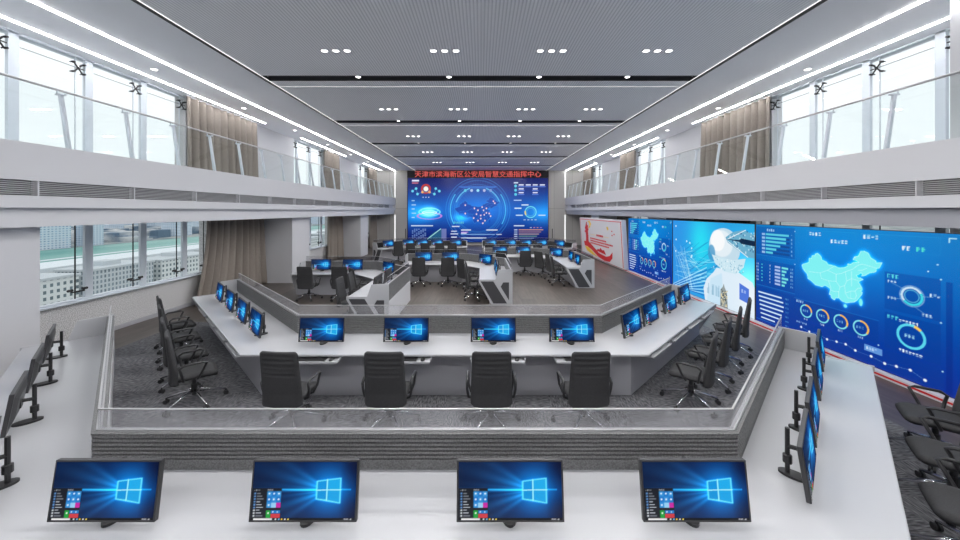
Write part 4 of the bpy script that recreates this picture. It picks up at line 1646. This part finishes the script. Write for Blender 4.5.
v_, f_ = cushion(20, 44, back_fn)
v_ = [(a, -b2 if False else b2, c) for a, b2, c in v_]
MB().add(v_, [tuple(reversed(q)) for q in f_]).build('backrest', FABRIC, ch, smooth=True)
v_, f_ = cushion(16, 16, seat_fn)
MB().add(v_, f_).build('seat', FABRIC, ch, smooth=True)
for s in (-1, 1):
    pts = [(s * .235, -.12, .42), (s * .29, -.13, .45), (s * .305, -.15, .55), (s * .305, -.17, .63), (s * .305, -.12, .665), (s * .305, .08, .67), (s * .30, .13, .65), (s * .295, .07, .52), (s * .26, .03, .43), (s * .22, .02, .42)]
    MB().tube(pts, .017, 8).build('armrest', PLASTIC, ch, smooth=True)
MB().cyl(0, 0, .12, .40, .027, 14).cyl(0, 0, .17, .28, .038, 14).build('gas_column', PLASTIC, ch, smooth=False)
MB().box(-.11, .11, -.13, .12, .385, .412).box(.1, .2, .0, .015, .39, .40).build('tilt_mechanism', PLASTIC, ch, bevel=.004)
for k in range(5):
    an = R(90 + 72 * k)
    c_, s_ = math.cos(an), math.sin(an)
    MB().tube([(.0 * c_, .0 * s_, .195), (.15 * c_, .15 * s_, .16), (.375 * c_, .375 * s_, .085)], [.022, .017, .012], 8).build('base_leg', CHROME, ch, smooth=True)
    m_ = MB()
    px, py = .38 * c_, .38 * s_
    tx, ty = -s_, c_
    for d in (-.018, .018):
        m_.tube([(px + tx * (d - .010), py + ty * (d - .010), .031), (px + tx * (d + .010), py + ty * (d + .010), .031)], .031, 14)
    m_.cyl(px, py, .03, .085, .011, 8)
    m_.build('caster', PLASTIC, ch)
remember(ch)
ch_used = False
rng = random.Random(8)


def place_chair(x, y, z, a, label, group):
    global ch_used
    if not ch_used:
        ch_used = True
        ch.location = (x, y, z)
        ch.rotation_euler = (0, 0, a)
        ch['label'] = label
        ch['group'] = group
        return ch
    return copy_tree(ch, (x, y, z), a, label, group)


for i, (x, a) in enumerate(((-2.45, -4), (-1.18, -1), (.13, 0), (1.33, 3))):
    place_chair(x, 4.66, .006, R(a), 'charcoal swivel chair at the straight front of the middle desk, %s from left' % ordn[i], 'chairs at the middle desk')
for i, t_ in enumerate(lefts_t):
    place_chair(-3.76 + (0, 0, .04, .09)[i] - U * t_, 4.80 + U * t_, .006, R(-45 + (-4, -2, 0, 3)[i]), 'charcoal swivel chair at the left arm of the middle desk, %s from the corner' % ordn[i], 'chairs at the middle desk')
for i, t_ in enumerate(rights_t):
    place_chair(2.62 + U * t_, 4.77 + U * t_, .006, R(45 + 6 + (0, -2, 2, 3)[i]), 'charcoal swivel chair at the right arm of the middle desk, %s from the corner' % ordn[i], 'chairs at the middle desk')
for i, t_ in enumerate((1.62, 2.5, 3.42)):
    place_chair(2.72 + U * t_, 1.63 + U * t_, .006, R(45 + 8), 'charcoal swivel chair beyond the nearest desk at the lower right, %s from the viewer' % ordn[i], 'chairs at the lower right')
for (wx, wy), nm in wings:
    for (lx, ly, a, w_) in ((-3.2, 2.75, 0, 'left of the back edge'), (-2.15, 2.75, 0, 'right of the back edge'), (-1.42, 2.35, -50, 'at the slanted corner'), (-1.12, 1.45, -85, 'farther one at the wing'), (-1.1, .6, -88, 'nearer one at the wing')):
        place_chair(wx + lx, wy + ly, 0, R(a + rng.uniform(-4, 4)), 'charcoal swivel chair at the %s staggered desk, %s' % (nm, w_), 'chairs at the staggered desks')
for i, (x, a) in enumerate(((-4.5, 12), (-3.8, 4), (-3.0, 0), (-2.22, 0), (-1.54, -3))):
    place_chair(x, 19.5, 0, R(a), 'charcoal swivel chair in the last row left of the gap, %s from left' % ordn[i], 'chairs in the last row')
for i, (x, a) in enumerate(((.45, 0), (1.25, 0), (2.3, 0), (3.05, 0), (3.9, -15))):
    place_chair(x, 19.5, 0, R(a), 'charcoal swivel chair in the last row right of the gap, %s from left' % ordn[i], 'chairs in the last row')
